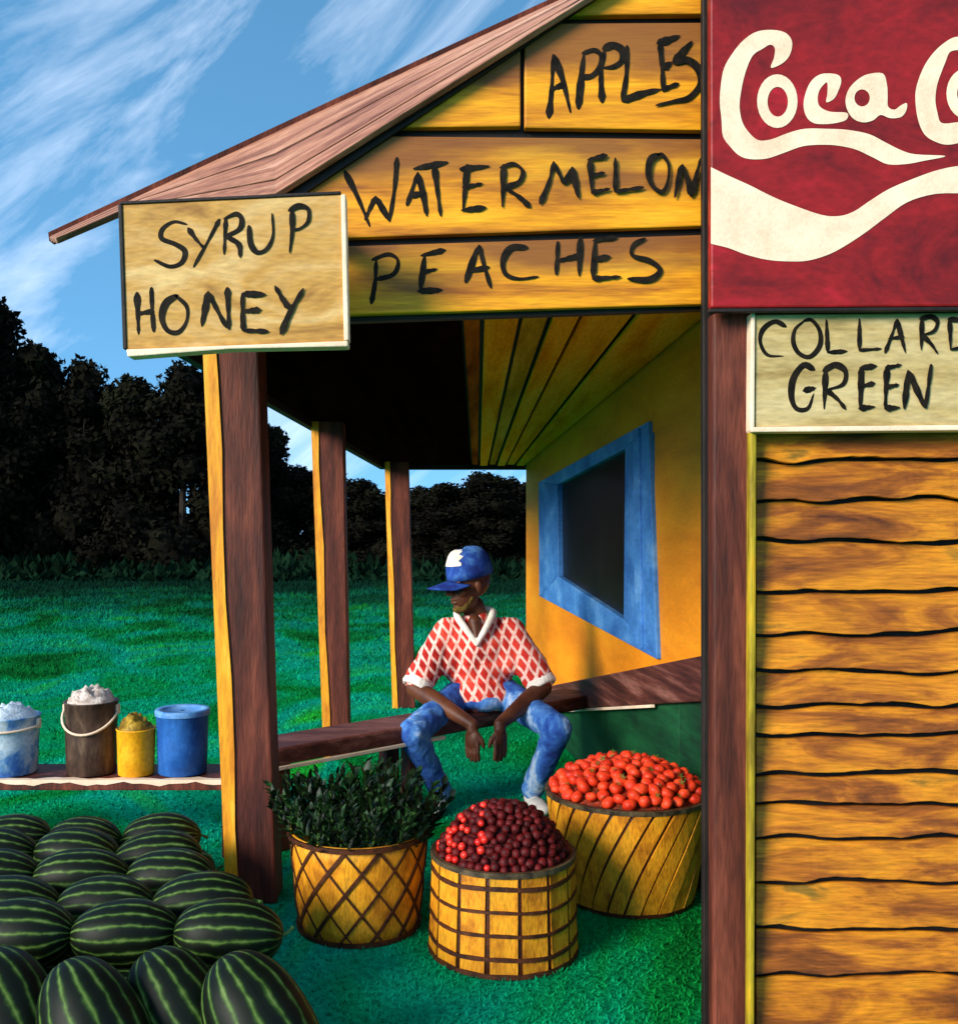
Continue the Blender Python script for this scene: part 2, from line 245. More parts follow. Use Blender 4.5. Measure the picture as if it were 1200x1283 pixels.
def root(name, loc, label, cat, group=None):
    o = bpy.data.objects.new(name, None); COL.objects.link(o); o.location = loc; o.empty_display_size = .1
    tag(o, label, cat, group); return o
def tag(o, label=None, cat=None, group=None, kind=None):
    for k, v in (('label', label), ('category', cat), ('group', group), ('kind', kind)):
        if v: o[k] = v
    return o
def bevel(o, wd=.004, seg=2):
    bm = bmesh.new(); bm.from_mesh(o.data); bmesh.ops.recalc_face_normals(bm, faces=bm.faces)
    es = [e for e in bm.edges if len(e.link_faces) == 2 and e.calc_face_angle(0) > .6]
    bmesh.ops.bevel(bm, geom=es, offset=wd, segments=seg, profile=.5, affect='EDGES', clamp_overlap=True)
    bm.to_mesh(o.data); bm.free(); return o
def prism_px(name, poly, Y, th, m, parent, bev=.003, wob=0):
    """polygon given in photograph points on the plane at depth Y, th thick towards the back"""
    pts = [P(x, y, Y) for x, y in poly]
    n = len(pts); vs = pts+[p+Vector((0, th, 0)) for p in pts]
    fs = [tuple(range(n)), tuple(range(2*n-1, n-1, -1))]+[(i, i+n, (i+1) % n+n, (i+1) % n) for i in range(n)]
    o = fix_normals(obj(name, vs, fs, m, parent))
    if bev: bevel(o, bev)
    return o
def hexa(name, c8, m, parent, bev=.004, base=False):
    """box from 8 corners: bottom 4 then top 4"""
    fs = [(0, 3, 2, 1), (4, 5, 6, 7), (0, 1, 5, 4), (1, 2, 6, 5), (2, 3, 7, 6), (3, 0, 4, 7)]
    o = fix_normals(obj(name, c8, fs, m, parent, base=base))
    if bev: bevel(o, bev)
    return o
def box(name, x0, x1, y0, y1, z0, z1, m, parent, bev=.004):
    return hexa(name, [(x0, y0, z0), (x1, y0, z0), (x1, y1, z0), (x0, y1, z0), (x0, y0, z1), (x1, y0, z1), (x1, y1, z1), (x0, y1, z1)], m, parent, bev)
def catmull(pts, n=6, closed=False):
    pts = [Vector(p) for p in pts]
    if len(pts) < 3: return pts
    o = []
    if closed: ext = [pts[-1]]+pts+[pts[0], pts[1]]; segs = len(pts)
    else: ext = [pts[0]*2-pts[1]]+pts+[pts[-1]*2-pts[-2]]; segs = len(pts)-1
    for i in range(segs):
        a, b, c, d = ext[i:i+4]
        for k in range(n):
            t = k/n
            o.append(.5*((2*b)+(-a+c)*t+(2*a-5*b+4*c-d)*t*t+(-a+3*b-3*c+d)*t**3))
    if not closed: o.append(pts[-1])
    return o
def lettering(name, strokes, tr, Y, wpx, m, parent):
    """brush strokes: ribbons with uneven width and rounded ends lying just proud of the board"""
    vs, fs = [], []
    for si, st in enumerate(strokes):
        pts = catmull([(*tr(*p), 0) for p in st], 5)
        if len(pts) == 2: pts = [pts[0].lerp(pts[1], k/6) for k in range(7)]
        n = len(pts); ph = random.uniform(0, 6)
        yy = Y-.0006-.0003*si
        L_, R_ = [], []
        for i, p in enumerate(pts):
            t = (pts[min(i+1, n-1)]-pts[max(i-1, 0)]); t.normalize(); q = Vector((-t.y, t.x, 0))
            u = i/(n-1); e = min(1, math.sqrt(max(0, 1-(1-min(u, 1-u)*8)**2))) if min(u, 1-u) < .125 else 1
            wd = wpx*.5*(.45+.55*e)*(1+.30*math.sin(ph+u*4.2)+.12*math.sin(ph*3+u*17))*(1.08-.2*u)
            L_.append(p+q*wd); R_.append(p-q*wd)
        ca = pts[0]-(pts[1]-pts[0]).normalized()*wpx*.28; cb = pts[-1]+(pts[-1]-pts[-2]).normalized()*wpx*.28
        b0 = len(vs)
        for a, b in zip(L_, R_): vs += [P(a.x, a.y, yy), P(b.x, b.y, yy)]
        vs += [P(ca.x, ca.y, yy), P(cb.x, cb.y, yy)]
        for i in range(n-1): fs.append((b0+2*i, b0+2*i+1, b0+2*i+3, b0+2*i+2))
        fs.append((b0+2*n, b0+1, b0)); fs.append((b0+2*n-2, b0+2*n-1, b0+2*n+1))
    o = obj(name, vs, fs, m, parent); fix_normals(o); return o
def tube(path, rad, seg=8, cap=True):
    """vertices and faces of a tube along path (list of Vector), rad a number or list"""
    n = len(path); vs, fs = [], []
    rad = rad if isinstance(rad, (list, tuple)) else [rad]*n
    up = Vector((0, 0, 1)); t0 = (path[1]-path[0]).normalized()
    if abs(t0.dot(up)) > .9: up = Vector((0, 1, 0))
    u = t0.cross(up).normalized()
    for i, p in enumerate(path):
        t = (path[min(i+1, n-1)]-path[max(i-1, 0)]).normalized()
        u = (u-t*u.dot(t)).normalized(); v = t.cross(u)
        for k in range(seg):
            a = 2*PI*k/seg; vs.append(p+(u*math.cos(a)+v*math.sin(a))*rad[i])
    for i in range(n-1):
        for k in range(seg): fs.append((i*seg+k, i*seg+(k+1) % seg, (i+1)*seg+(k+1) % seg, (i+1)*seg+k))
    if cap: fs.append(tuple(range(seg-1, -1, -1))); fs.append(tuple((n-1)*seg+k for k in range(seg)))
    return vs, fs
def lathe(profile, c, seg=32, close_bottom=True, close_top=False):
    vs, fs = [], []
    for r, z in profile:
        for k in range(seg): a = 2*PI*k/seg; vs.append(Vector((c[0]+r*math.cos(a), c[1]+r*math.sin(a), c[2]+z)))
    for i in range(len(profile)-1):
        for k in range(seg): fs.append((i*seg+k, i*seg+(k+1) % seg, (i+1)*seg+(k+1) % seg, (i+1)*seg+k))
    if close_bottom: fs.append(tuple(range(seg-1, -1, -1)))
    if close_top: fs.append(tuple((len(profile)-1)*seg+k for k in range(seg)))
    return vs, fs
def join(*parts):
    vs, fs = [], []
    for v, f in parts:
        b = len(vs); vs += list(v); fs += [tuple(i+b for i in q) for q in f]
    return vs, fs
def copy_tree(o, parent=None):
    c = o.copy(); COL.objects.link(c); c.parent = parent
    for ch in list(o.children): copy_tree(ch, c)
    return c
T_ID = lambda x, y: (x, y)
def T_(x0, y0, s): return lambda x, y: (x0+x/s, y0+y/s)

# ------------------------------------------------------------------ ground
gx = 1500
vs = [(-gx, -200, 0), (gx, -200, 0), (gx, 2500, 0), (-gx, 2500, 0)]
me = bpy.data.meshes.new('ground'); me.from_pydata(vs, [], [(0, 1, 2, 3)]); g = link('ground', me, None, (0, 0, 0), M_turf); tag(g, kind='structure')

# ------------------------------------------------------------------ fruit stand
GY, GF = 2.65, 2.57            # depth of the gable wall and of the front trim beside it
stand = root('fruit_stand', (.2, GY, 0), 'yellow wooden fruit stand with brown posts, pinkish brown overhanging roof and blue framed window', 'fruit stand')
# side wall: from the front (hidden behind the column) to the rear opening
WA, WB = Vector((1.019, 3.65, 0)), Vector((.69, 7.6, 0))
wd_ = (WB-WA).normalized(); wn = Vector((-abs(wd_.y), wd_.x if wd_.x < 0 else -wd_.x, 0)).normalized()   # towards the porch
if wn.x > 0: wn = -wn
def wall_at(px):           # depth at which the ray of column px meets the side wall
    k = (px-VX)/F; s = (WB.x-WA.x)/(WB.y-WA.y)
    return (WA.x-s*WA.y)/(k-s)
def W(px, py, proud=0): return P(px, py, wall_at(px))+wn*proud
def ceil_z(Y): return 2.186-(2.186-1.905)/(7.6-3.65)*(Y-3.65)
w0, w1 = wall_at(684), wall_at(820)            # window opening (rear, front)
def wall_pt(Y, z, proud=0):
    s = (WB.x-WA.x)/(WB.y-WA.y); return Vector((WA.x+s*(Y-WA.y), Y, z))+wn*proud
zt_f, zb_f, zt_r, zb_r = P(0, 541, w1).z, P(0, 812, w1).z, P(0, 612, w0).z, P(0, 738, w0).z
Ys = [2.66, w1, w0, 7.6]
def zrow(i, k):
    Y = Ys[k]
    if i == 0: return 0.0
    if i == 3: return ceil_z(Y)+.02
    a = (Y-w1)/(w0-w1)
    return (zb_f+(zb_r-zb_f)*a) if i == 1 else (zt_f+(zt_r-zt_f)*a)
vs, fs = [], []
for side in (0, 1):
    for i in range(4):
        for k in range(4): vs.append(wall_pt(Ys[k], zrow(i, k), -.06*side))
idx = lambda s, i, k: s*16+i*4+k
for i in range(3):
    for k in range(3):
        if i == 1 and k == 1: continue
        for s in (0, 1): fs.append((idx(s, i, k), idx(s, i, k+1), idx(s, i+1, k+1), idx(s, i+1, k)))
def rim(a, b): fs.append((idx(0, *a), idx(0, *b), idx(1, *b), idx(1, *a)))
for k in range(3): rim((0, k), (0, k+1)); rim((3, k), (3, k+1)); rim((k, 0), (k+1, 0)); rim((k, 3), (k+1, 3))
for a, b in (((1, 1), (1, 2)), ((2, 1), (2, 2)), ((1, 1), (2, 1)), ((1, 2), (2, 2))): rim(a, b)
sw = fix_normals(obj('side_wall', vs, fs, M_wall, stand))
# the window in it
win = root('window', (0, 0, 0), '', ''); del_keys = [win.pop(k) for k in list(win.keys())]
win.parent = stand; win.location = wall_pt((w0+w1)/2, 1.3)-wloc(stand)
o_ = [(678, 604), (817, 528), (828, 826), (679, 747)]
i_ = [(702, 607), (788, 562), (786, 776), (703, 722)]
def wslab(name, quad, proud, th, m, parent, bev=.006):
    a = [W(x, y, proud) for x, y in quad]; b = [W(x, y, proud-th) for x, y in quad]
    n = len(quad); fs = [tuple(range(n)), tuple(range(2*n-1, n-1, -1))]+[(i, i+n, (i+1) % n+n, (i+1) % n) for i in range(n)]
    o = fix_normals(obj(name, a+b, fs, m, parent))
    if bev: bevel(o, bev)
    return o
wslab('frame_board', [o_[0], o_[1], i_[1], i_[0]], .022, .05, M_blue, win)
wslab('frame_board', [i_[3], i_[2], o_[2], o_[3]], .0225, .05, M_blue, win)
wslab('frame_board', [o_[0], i_[0], i_[3], o_[3]], .0215, .05, M_blue, win)
wslab('frame_board', [i_[1], o_[1], o_[2], i_[2]], .0215, .05, M_blue, win)
wslab('frame_bead', [(801, 540), (808, 536), (812, 812), (804, 806)], .034, .02, M_blue, win, .004)
wslab('pane', [(700, 604), (790, 558), (788, 780), (701, 724)], -.012, .006, M_pane, win, 0)
# slanting brown rail along the foot of the side wall, dark green boards under it
wslab('wall_rail', [(662, 866), (910, 818), (910, 878), (662, 892)], .05, .06, M_brownw, stand, .01)
wslab('white_bead', [(680, 891), (830, 882.5), (830, 886.5), (680, 894)], .055, .02, M_cream, stand, .002)
for k in range(4):
    ya, yb = [2.7+(7.55-2.7)*q/4 for q in (k, k+1)]
    lo = [wall_pt(ya, 0, .02), wall_pt(yb-.006, 0, .02)]
    pa = VX+F*wall_pt(ya, 0).x/ya; pb = VX+F*wall_pt(yb, 0).x/yb
    def rz(px, Y): return P(px, 866+(818-866)*(px-662)/248+30, Y).z
    za, zb2 = rz(pa, ya), rz(pb, yb)
    a = [lo[0], lo[1], wall_pt(yb-.006, zb2, .02), wall_pt(ya, za, .02)]
    vs = a+[v-wn*.019 for v in a]
    bevel(fix_normals(obj('skirting_board', vs, [(0, 1, 2, 3), (7, 6, 5, 4), (0, 4, 5, 1), (1, 5, 6, 2), (2, 6, 7, 3), (3, 7, 4, 0)], M_dgreen, stand)), .003)
# porch ceiling: dark planks on the left, ochre planks on the right, all running front to back
ce = root('ceiling', (0, 0, 0), '', ''); [ce.pop(k) for k in list(ce.keys())]; ce.parent = stand; ce.location = Vector((.1, 5, 2.05))-wloc(stand)
def ceil_x(f, Y):          # f=0 left eave .. 1 side wall
    xl = -1.20+(Y-3.5)*.19; xr = wall_pt(Y, 0).x-.004
    return xl+(xr-xl)*f
YF, YR = GY+.07, 7.62
def lx(Y, px): return (px-VX)/F*Y
splits = [0, .2, .4, .6]
def plank_c(name, xa0, xb0, xa1, xb1, m, dz=0, ys_=None):
    ys_ = ys_ or YF
    g = .0015 if m is M_dark else .009
    c = [(xa0+g, ys_, ceil_z(ys_)+dz), (xb0-g, ys_, ceil_z(ys_)+dz), (xb1-g, YR, ceil_z(YR)+dz), (xa1+g, YR, ceil_z(YR)+dz)]
    hexa(name, c+[(x, y, z+.02) for x, y, z in c], m, ce, .003)
def fr(px_f, px_r):       # a seam through photo columns at the near (y 396) and far (y 575) visible ends
    return lx(3.66, px_f), lx(7.6, px_r)
def seam(px_f, px_r):
    a, b = fr(px_f, px_r); s = (b-a)/(7.6-3.66); return a+s*(YF-3.66), a+s*(YR-3.66)
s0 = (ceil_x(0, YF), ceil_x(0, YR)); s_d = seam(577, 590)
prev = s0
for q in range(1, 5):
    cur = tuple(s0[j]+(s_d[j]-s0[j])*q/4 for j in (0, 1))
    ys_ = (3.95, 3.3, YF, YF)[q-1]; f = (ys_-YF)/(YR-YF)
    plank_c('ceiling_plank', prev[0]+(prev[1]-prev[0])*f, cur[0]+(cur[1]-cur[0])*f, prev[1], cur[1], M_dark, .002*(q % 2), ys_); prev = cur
for q, sm in enumerate([seam(604, 600), seam(653, 612), seam(690, 622), seam(728, 634), seam(795, 646), (ceil_x(1, YF), ceil_x(1, YR))]):
    plank_c('ceiling_plank', prev[0], sm[0], prev[1], sm[1], (M_brownc, M_ceil_y, M_ceil_o, M_ceil_y, M_ceil_y, M_ceil_y)[q], (-.006 if q % 2 else .004)); prev = sm
cb = [(ceil_x(0, 4.0), 4.0, ceil_z(4.0)+.03), (-.6, YF, ceil_z(YF)+.03), (ceil_x(1, YF), YF, ceil_z(YF)+.03), (ceil_x(1, YR), YR, ceil_z(YR)+.03), (ceil_x(0, YR), YR, ceil_z(YR)+.03)]
fix_normals(obj('ceiling_backing', cb+[(x, y, z+.02) for x, y, z in cb], [(0, 1, 2, 3, 4), (9, 8, 7, 6, 5)]+[(i, i+5, (i+1) % 5+5, (i+1) % 5) for i in range(5)], M_black, ce))
hexa('ceiling_beam', [(ceil_x(0, YR)-.02, 7.62, 1.872), (WB.x+.02, 7.62, 1.872), (WB.x+.02, 7.72, 1.872), (ceil_x(0, YR)-.02, 7.72, 1.872),
                      (ceil_x(0, YR)-.02, 7.62, 1.97), (WB.x+.02, 7.62, 1.97), (WB.x+.02, 7.72, 1.97), (ceil_x(0, YR)-.02, 7.72, 1.97)], M_black, stand)
for a, b in ((3.97, YR),):
    c = [(ceil_x(0, a)-.05, a, ceil_z(a)-.035), (ceil_x(0, a)-.005, a, ceil_z(a)-.035), (ceil_x(0, b)-.005, b, ceil_z(b)-.035), (ceil_x(0, b)-.05, b, ceil_z(b)-.035)]
    hexa('eave_beam', c+[(x, y, z+.07) for x, y, z in c], M_black, stand)
# posts, each leaning a little, with the sunlit left side put in as an amber strip
def post(xt0, xt1, xb0, xb1, Y, ytop, depth, ws):
    zt = ytop; k = Y/F
    X = lambda px: (px-VX)*k
    b4 = [(X(xb0), Y, 0), (X(xb1), Y, 0), (X(xb1), Y+depth, 0), (X(xb0), Y+depth, 0)]
    t4 = [(X(xt0), Y, zt), (X(xt1), Y, zt), (X(xt1), Y+depth, zt), (X(xt0), Y+depth, zt)]
    p = hexa('post', b4+t4, M_brown, stand, .008)
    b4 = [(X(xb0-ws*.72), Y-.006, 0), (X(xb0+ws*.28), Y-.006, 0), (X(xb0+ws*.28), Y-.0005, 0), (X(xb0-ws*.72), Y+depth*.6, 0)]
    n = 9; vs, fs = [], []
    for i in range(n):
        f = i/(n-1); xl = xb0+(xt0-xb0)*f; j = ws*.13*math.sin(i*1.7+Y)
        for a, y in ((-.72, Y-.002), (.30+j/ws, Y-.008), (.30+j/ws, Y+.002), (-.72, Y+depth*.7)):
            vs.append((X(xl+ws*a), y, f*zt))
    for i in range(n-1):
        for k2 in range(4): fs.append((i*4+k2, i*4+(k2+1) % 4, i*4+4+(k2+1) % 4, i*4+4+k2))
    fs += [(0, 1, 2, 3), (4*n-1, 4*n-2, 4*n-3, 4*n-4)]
    s = fix_normals(obj('sunlit_strip', vs, fs, M_sunedge, p))
    return p
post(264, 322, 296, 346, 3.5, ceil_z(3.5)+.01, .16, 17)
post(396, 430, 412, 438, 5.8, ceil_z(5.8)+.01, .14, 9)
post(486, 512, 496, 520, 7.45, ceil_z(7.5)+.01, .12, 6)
# gable boards, cut along the roof line
line = lambda y: 345+(243-y)*(730-345)/243.0
backing = [(300, 408), (884, 388), (884, -110), (line(-110), -110), (345, 243), (300, 262)]
prism_px('gable_backing', backing, GY+.030, .03, M_black, stand, 0)
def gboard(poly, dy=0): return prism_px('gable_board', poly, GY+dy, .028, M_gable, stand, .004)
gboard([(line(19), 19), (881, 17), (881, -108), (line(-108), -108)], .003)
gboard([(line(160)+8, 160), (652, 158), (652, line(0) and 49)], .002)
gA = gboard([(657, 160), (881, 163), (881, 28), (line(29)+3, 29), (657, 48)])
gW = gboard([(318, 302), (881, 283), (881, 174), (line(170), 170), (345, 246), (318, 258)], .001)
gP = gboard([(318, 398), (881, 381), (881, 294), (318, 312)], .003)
fz = [(345, 243), (730, 0), (line(-110), -110)]
prism_px('rake_trim', [(345, 252), (line(-108)-2, -117), (line(-108)-2, -104), (352, 262)], GY-.012, .014, M_black, stand, .002)
t = T_(560, 0, 3.529)
t = t
lettering('lettering', [[(450, 520), (462, 400), (470, 245)], [(470, 245), (510, 350), (545, 495)], [(462, 395), (512, 375)],
    [(580, 478), (592, 350), (605, 235)], [(600, 235), (650, 222), (678, 245), (672, 300), (640, 335), (600, 342)],
    [(685, 450), (680, 330), (695, 220)], [(690, 215), (735, 200), (775, 225), (770, 270), (735, 295), (690, 300)],
    [(795, 205), (792, 330), (775, 440)], [(775, 445), (860, 415), (940, 395)],
    [(940, 190), (950, 300), (955, 400)], [(930, 190), (980, 175), (1025, 158)], [(955, 300), (990, 275)], [(950, 395), (1020, 370)],
    [(1080, 185), (1030, 240), (1000, 275)], [(1000, 275), (1060, 265), (1110, 305), (1118, 370), (1070, 430), (1000, 448), (925, 465)]], t, GY, 7.5, M_ink, gA)
t = T_(400, 0, 1.5)
lettering('lettering', [[(48, 322), (72, 370), (95, 425)], [(86, 412), (106, 370)], [(106, 370), (132, 415)], [(132, 415), (142, 350), (146, 297)],
    [(165, 385), (185, 325)], [(185, 325), (195, 365), (202, 405)], [(170, 368), (200, 362)],
    [(178, 317), (240, 305)], [(216, 312), (222, 360), (228, 405)],
    [(278, 310), (270, 395)], [(265, 318), (318, 312)], [(270, 352), (305, 345)], [(268, 395), (312, 390)],
    [(346, 310), (344, 388)], [(340, 315), (365, 308), (382, 322), (375, 342), (348, 352)], [(348, 352), (375, 370), (395, 388)],
    [(415, 382), (432, 340), (440, 305)], [(440, 305), (455, 335), (462, 345)], [(462, 345), (475, 315)], [(475, 315), (482, 350), (487, 372)],
    [(508, 300), (512, 362)], [(505, 300), (540, 292)], [(510, 330), (535, 325)], [(512, 362), (545, 355)],
    [(556, 298), (556, 360)], [(556, 360), (608, 352)],
    [(638, 290), (622, 300), (618, 330), (628, 352), (645, 360), (655, 340), (656, 310), (645, 292), (636, 290)],
    [(668, 370), (676, 330), (682, 310)], [(682, 310), (692, 340), (698, 368)], [(698, 368), (708, 330), (717, 297)]], t, GY+.001, 6.5, M_ink, gW)
lettering('lettering', [[(107, 490), (105, 530), (98, 570)], [(100, 488), (130, 478), (148, 490), (140, 515), (108, 525)],
    [(198, 480), (190, 545)], [(192, 480), (236, 470)], [(192, 512), (220, 506)], [(186, 547), (230, 545)],
    [(275, 530), (292, 480), (300, 462)], [(300, 462), (310, 500), (322, 540)], [(280, 510), (318, 502)],
    [(390, 465), (360, 466), (345, 490), (350, 515), (375, 524), (410, 520)],
    [(448, 455), (445, 515)], [(490, 446), (488, 518)], [(448, 490), (490, 480)],
    [(518, 450), (514, 522)], [(515, 452), (558, 446)], [(516, 488), (545, 482)], [(514, 524), (565, 520)],
    [(612, 448), (590, 460), (588, 480), (620, 490), (640, 508), (620, 525), (580, 524)]], t, GY+.003, 6.5, M_ink, gP)
# overhanging roof: boards between the front edge and the wall line, then the slope behind
RF = 2.98; LW = 2.60      # upper edge lies further back than the lower edge: the boards face up and forward
front = [(62, 297), (150, 256), (345, 165), (540, 74), (730, -14), (960, -121)]
back = [(70, 298), (150, 264), (345, 243), (540, 120), (730, 0), (960, -145)]
roof = root('roof', (0, 0, 0), '', ''); [roof.pop(k) for k in list(roof.keys())]; roof.parent = stand; roof.location = Vector((0, 2.5, 2.4))-wloc(stand)
NB = 5
for b_ in range(NB):
    f0, f1 = b_/NB, (b_+1)/NB
    vs, fs = [], []
    for (fx, fy), (bx, by) in zip(front, back):
        A, B = P(fx, fy, RF), P(bx, by, LW)
        for f in (f0, f1-.012):
            q = A.lerp(B, f); q.z += .003*(b_ % 2); vs += [q, q+Vector((0, .016, -.012))]
    for i in range(len(front)-1):
        a = i*4
        for k in ((0, 1, 5, 4), (2, 6, 7, 3), (0, 4, 6, 2), (1, 3, 7, 5)): fs.append(tuple(a+j for j in k))
    e = (len(front)-1)*4; fs += [(0, 2, 3, 1), (e, e+1, e+3, e+2)]
    bevel(fix_normals(obj('roof_board', vs, fs, M_roof, roof)), .003)
# fascia strip along the front edge
vs, fs = [], []
for (fx, fy) in front:
    A = P(fx, fy, RF-.004)
    vs += [A+Vector((0, 0, -.012)), A+Vector((0, -.008, .012)), A+Vector((0, .04, .012)), A+Vector((0, .04, -.012))]
for i in range(len(front)-1):
    for k in range(4): fs.append((i*4+k, i*4+(k+1) % 4, i*4+4+(k+1) % 4, i*4+4+k))
fs += [(0, 1, 2, 3), tuple((len(front)-1)*4+k for k in (3, 2, 1, 0))]
fix_normals(obj('fascia', vs, fs, M_brown, roof))
vs, fs = [], []
for (bx, by) in [(178, 243)]+front[2:]:
    B = P(bx, by, RF+.04)-Vector((0, 0, .03)); vs += [B+Vector((0, .001, 0)), B+Vector((0, .001, .035)), Vector((B.x, 8.1, B.z+.035)), Vector((B.x, 8.1, B.z))]
for i in range((len(front)-1)-1):
    for k in range(4): fs.append((i*4+k, i*4+(k+1) % 4, i*4+4+(k+1) % 4, i*4+4+k))
fs += [(0, 1, 2, 3), tuple(((len(front)-1)-1)*4+k for k in (3, 2, 1, 0))]
fix_normals(obj('roof_slope', vs, fs, M_roof, roof))
rt, rb = P(960, -121, RF), None
vs = [(rt.x+.002, RF+.04, rt.z), (rt.x+2.6, RF+.04, rt.z-1.3), (rt.x+2.6, 8.1, rt.z-1.3), (rt.x+.002, 8.1, rt.z)]
hexa('roof_slope', vs+[(x, y, z+.035) for x, y, z in vs], M_roof, roof, .003)
# blocking that carries the drink sign
# front facade to the right of the porch: black edge board, brown column, olive bead, waney siding
XR = (1390-VX)/F*2.6
prism_px('edge_board', [(880, -110), (891, -110), (892, VY+CH*F/2.605), (881, VY+CH*F/2.605)], 2.605, .025, M_black, stand, .003)
def px_to_ground(Y): return VY+CH*F/Y
prism_px('column', [(892.5, 392), (939, 392), (938, px_to_ground(2.56)), (893.5, px_to_ground(2.56))], 2.56, .058, M_brown, stand, .008)
prism_px('corner_bead', [(939, 536), (948, 536), (945, px_to_ground(2.535)), (937, px_to_ground(2.535))], 2.535, .06, M_olive, stand, .006)
prism_px('facade_backing', [(893, -110), (1390, -110), (1390, px_to_ground(2.62)), (893, px_to_ground(2.62))], 2.62, .04, M_black, stand, 0)
ys = [536, 578, 629, 680, 743, 796, 843, 887, 923, 972, 1010, 1052, 1108, 1167, 1224, px_to_ground(2.58)]
for bi in range(len(ys)-1):
    y0, y1 = ys[bi], ys[bi+1]-(4.5 if bi < len(ys)-2 else 0)
    n = 44
    ph = random.uniform(0, 6); amp = random.uniform(2.2, 4.5)
    def wave(x, ph=ph, amp=amp): return amp*math.sin(x/38+ph)*math.sin(x/97+ph*2)+amp*.35*math.sin(x/15+ph*3)
    ph0 = 0 if bi == 0 else lastwave
    vs, fs = [], []
    for i in range(n+1):
        x = 947+(1390-947)*i/n
        yt = y0+(0 if bi == 0 else lastwave(x)); yb = y1+((wave(x)+3.6*mnoise.noise(Vector((x/46, bi*7.3, 0)))+1.6*mnoise.noise(Vector((x/17, bi*3.1, 4)))-.3) if bi < len(ys)-2 else 0)
        A, B = P(x, yt, 2.60), P(x, yb, 2.575)
        vs += [A, B, B+Vector((0, .03, 0)), A+Vector((0, .012, 0))]
    for i in range(n):
        for k in range(4): fs.append((i*4+k, i*4+(k+1) % 4, i*4+4+(k+1) % 4, i*4+4+k))
    fs += [(0, 1, 2, 3), (n*4+3, n*4+2, n*4+1, n*4)]
    lastwave = wave
    bevel(fix_normals(obj('siding_board', vs, fs, M_siding, stand)), .003)

# ------------------------------------------------------------------ signs
def sign_root(name, px, py, Y, label): return root(name, P(px, py, Y), label, 'sign')
sg = sign_root('hanging_sign', 292, 438, 2.42, 'tan board sign reading SYRUP HONEY under the roof eave')
SY = 2.42
prism_px('board', [(153, 256), (430, 243), (434, 432), (158, 438)], SY, .03, M_sign, sg, .004)
prism_px('white_edge', [(158, 437.5), (436, 427), (436, 434), (290, 437), (160, 447)], SY-.010, .05, M_cream, sg, .003)
prism_px('white_edge', [(427, 243), (433, 243), (437, 426), (431, 427)], SY-.008, .046, M_cream, sg, .003)
prism_px('dark_edge', [(148, 256), (153, 256), (159, 437), (154, 437)], SY-.004, .04, M_black, sg, .002)
prism_px('dark_edge', [(150, 252), (427, 239), (427, 243), (150, 256)], SY-.004, .04, M_black, sg, .002)
prism_px('hanger', [(190, 262), (200, 262), (200, 285), (190, 285)], SY+.032, .19, M_black, sg, .002)
prism_px('hanger', [(390, 250), (400, 250), (400, 280), (390, 280)], SY+.032, .22, M_black, sg, .002)
lettering('lettering', [[(234, 281), (218, 278), (204, 287), (203, 299), (220, 306), (232, 315), (228, 329), (213, 334), (194, 326)],
    [(236, 286), (246, 300), (256, 311)], [(275, 275), (262, 300), (243, 334)],
    [(283, 274), (281, 318)], [(281, 274), (296, 268), (303, 275), (300, 287), (283, 296)], [(283, 296), (299, 306), (301, 322)],
    [(312, 283), (314, 305), (322, 316), (334, 312), (342, 295), (341, 268)],
    [(366, 264), (366, 290), (363, 316)], [(362, 264), (374, 258), (386, 262), (386, 277), (376, 286), (366, 288)]], T_ID, SY, 5.5, M_ink, sg)
lettering('lettering', [[(172, 367), (173, 392), (174, 418)], [(190, 361), (191, 388), (193, 415)], [(173, 393), (192, 390)],
    [(222, 370), (208, 380), (203, 398), (210, 414), (224, 416), (234, 402), (234, 384), (220, 370)],
    [(261, 366), (257, 388), (253, 408)], [(262, 368), (273, 390), (284, 410)], [(285, 361), (286, 388), (287, 412)],
    [(304, 368), (304, 392), (305, 414)], [(304, 368), (332, 369)], [(305, 390), (326, 388)], [(306, 414), (335, 415)],
    [(345, 359), (353, 373), (362, 386)], [(380, 362), (364, 390), (352, 418)]], T_ID, SY, 7, M_ink, sg)
cs = sign_root('wooden_sign', 1080, 538, 2.53, 'greyish tan board sign reading COLLARD GREEN above the orange siding')
prism_px('board', [(946, 394), (1330, 390), (1330, 532), (946, 536)], 2.53, .05, M_sign2, cs, .004)
prism_px('white_edge', [(941, 392), (946, 392), (945, 538), (940, 540)], 2.522, .055, M_cream, cs, .003)
prism_px('white_edge', [(941, 535), (1330, 531), (1330, 538), (941, 541.5)], 2.520, .055, M_cream, cs, .003)
t = T_(860, 373.5, 2.1735)
lettering('lettering', [[(270, 78), (240, 64), (208, 85), (200, 120), (220, 155), (262, 158)],
    [(320, 62), (295, 85), (290, 120), (305, 150), (335, 160), (362, 130), (362, 90), (340, 60), (318, 62)],
    [(380, 60), (382, 105), (384, 148)], [(384, 148), (435, 145)], [(470, 57), (470, 142)], [(470, 142), (528, 138)],
    [(540, 148), (560, 95), (572, 58)], [(572, 58), (585, 110), (595, 148)], [(550, 110), (590, 105)],
    [(640, 55), (638, 140)], [(635, 57), (665, 50), (682, 65), (672, 90), (640, 100)], [(640, 100), (665, 125), (682, 150)],
    [(715, 57), (718, 140)], [(712, 57), (745, 62), (765, 90), (750, 130), (718, 140)]], t, 2.53, 5, M_ink, cs)
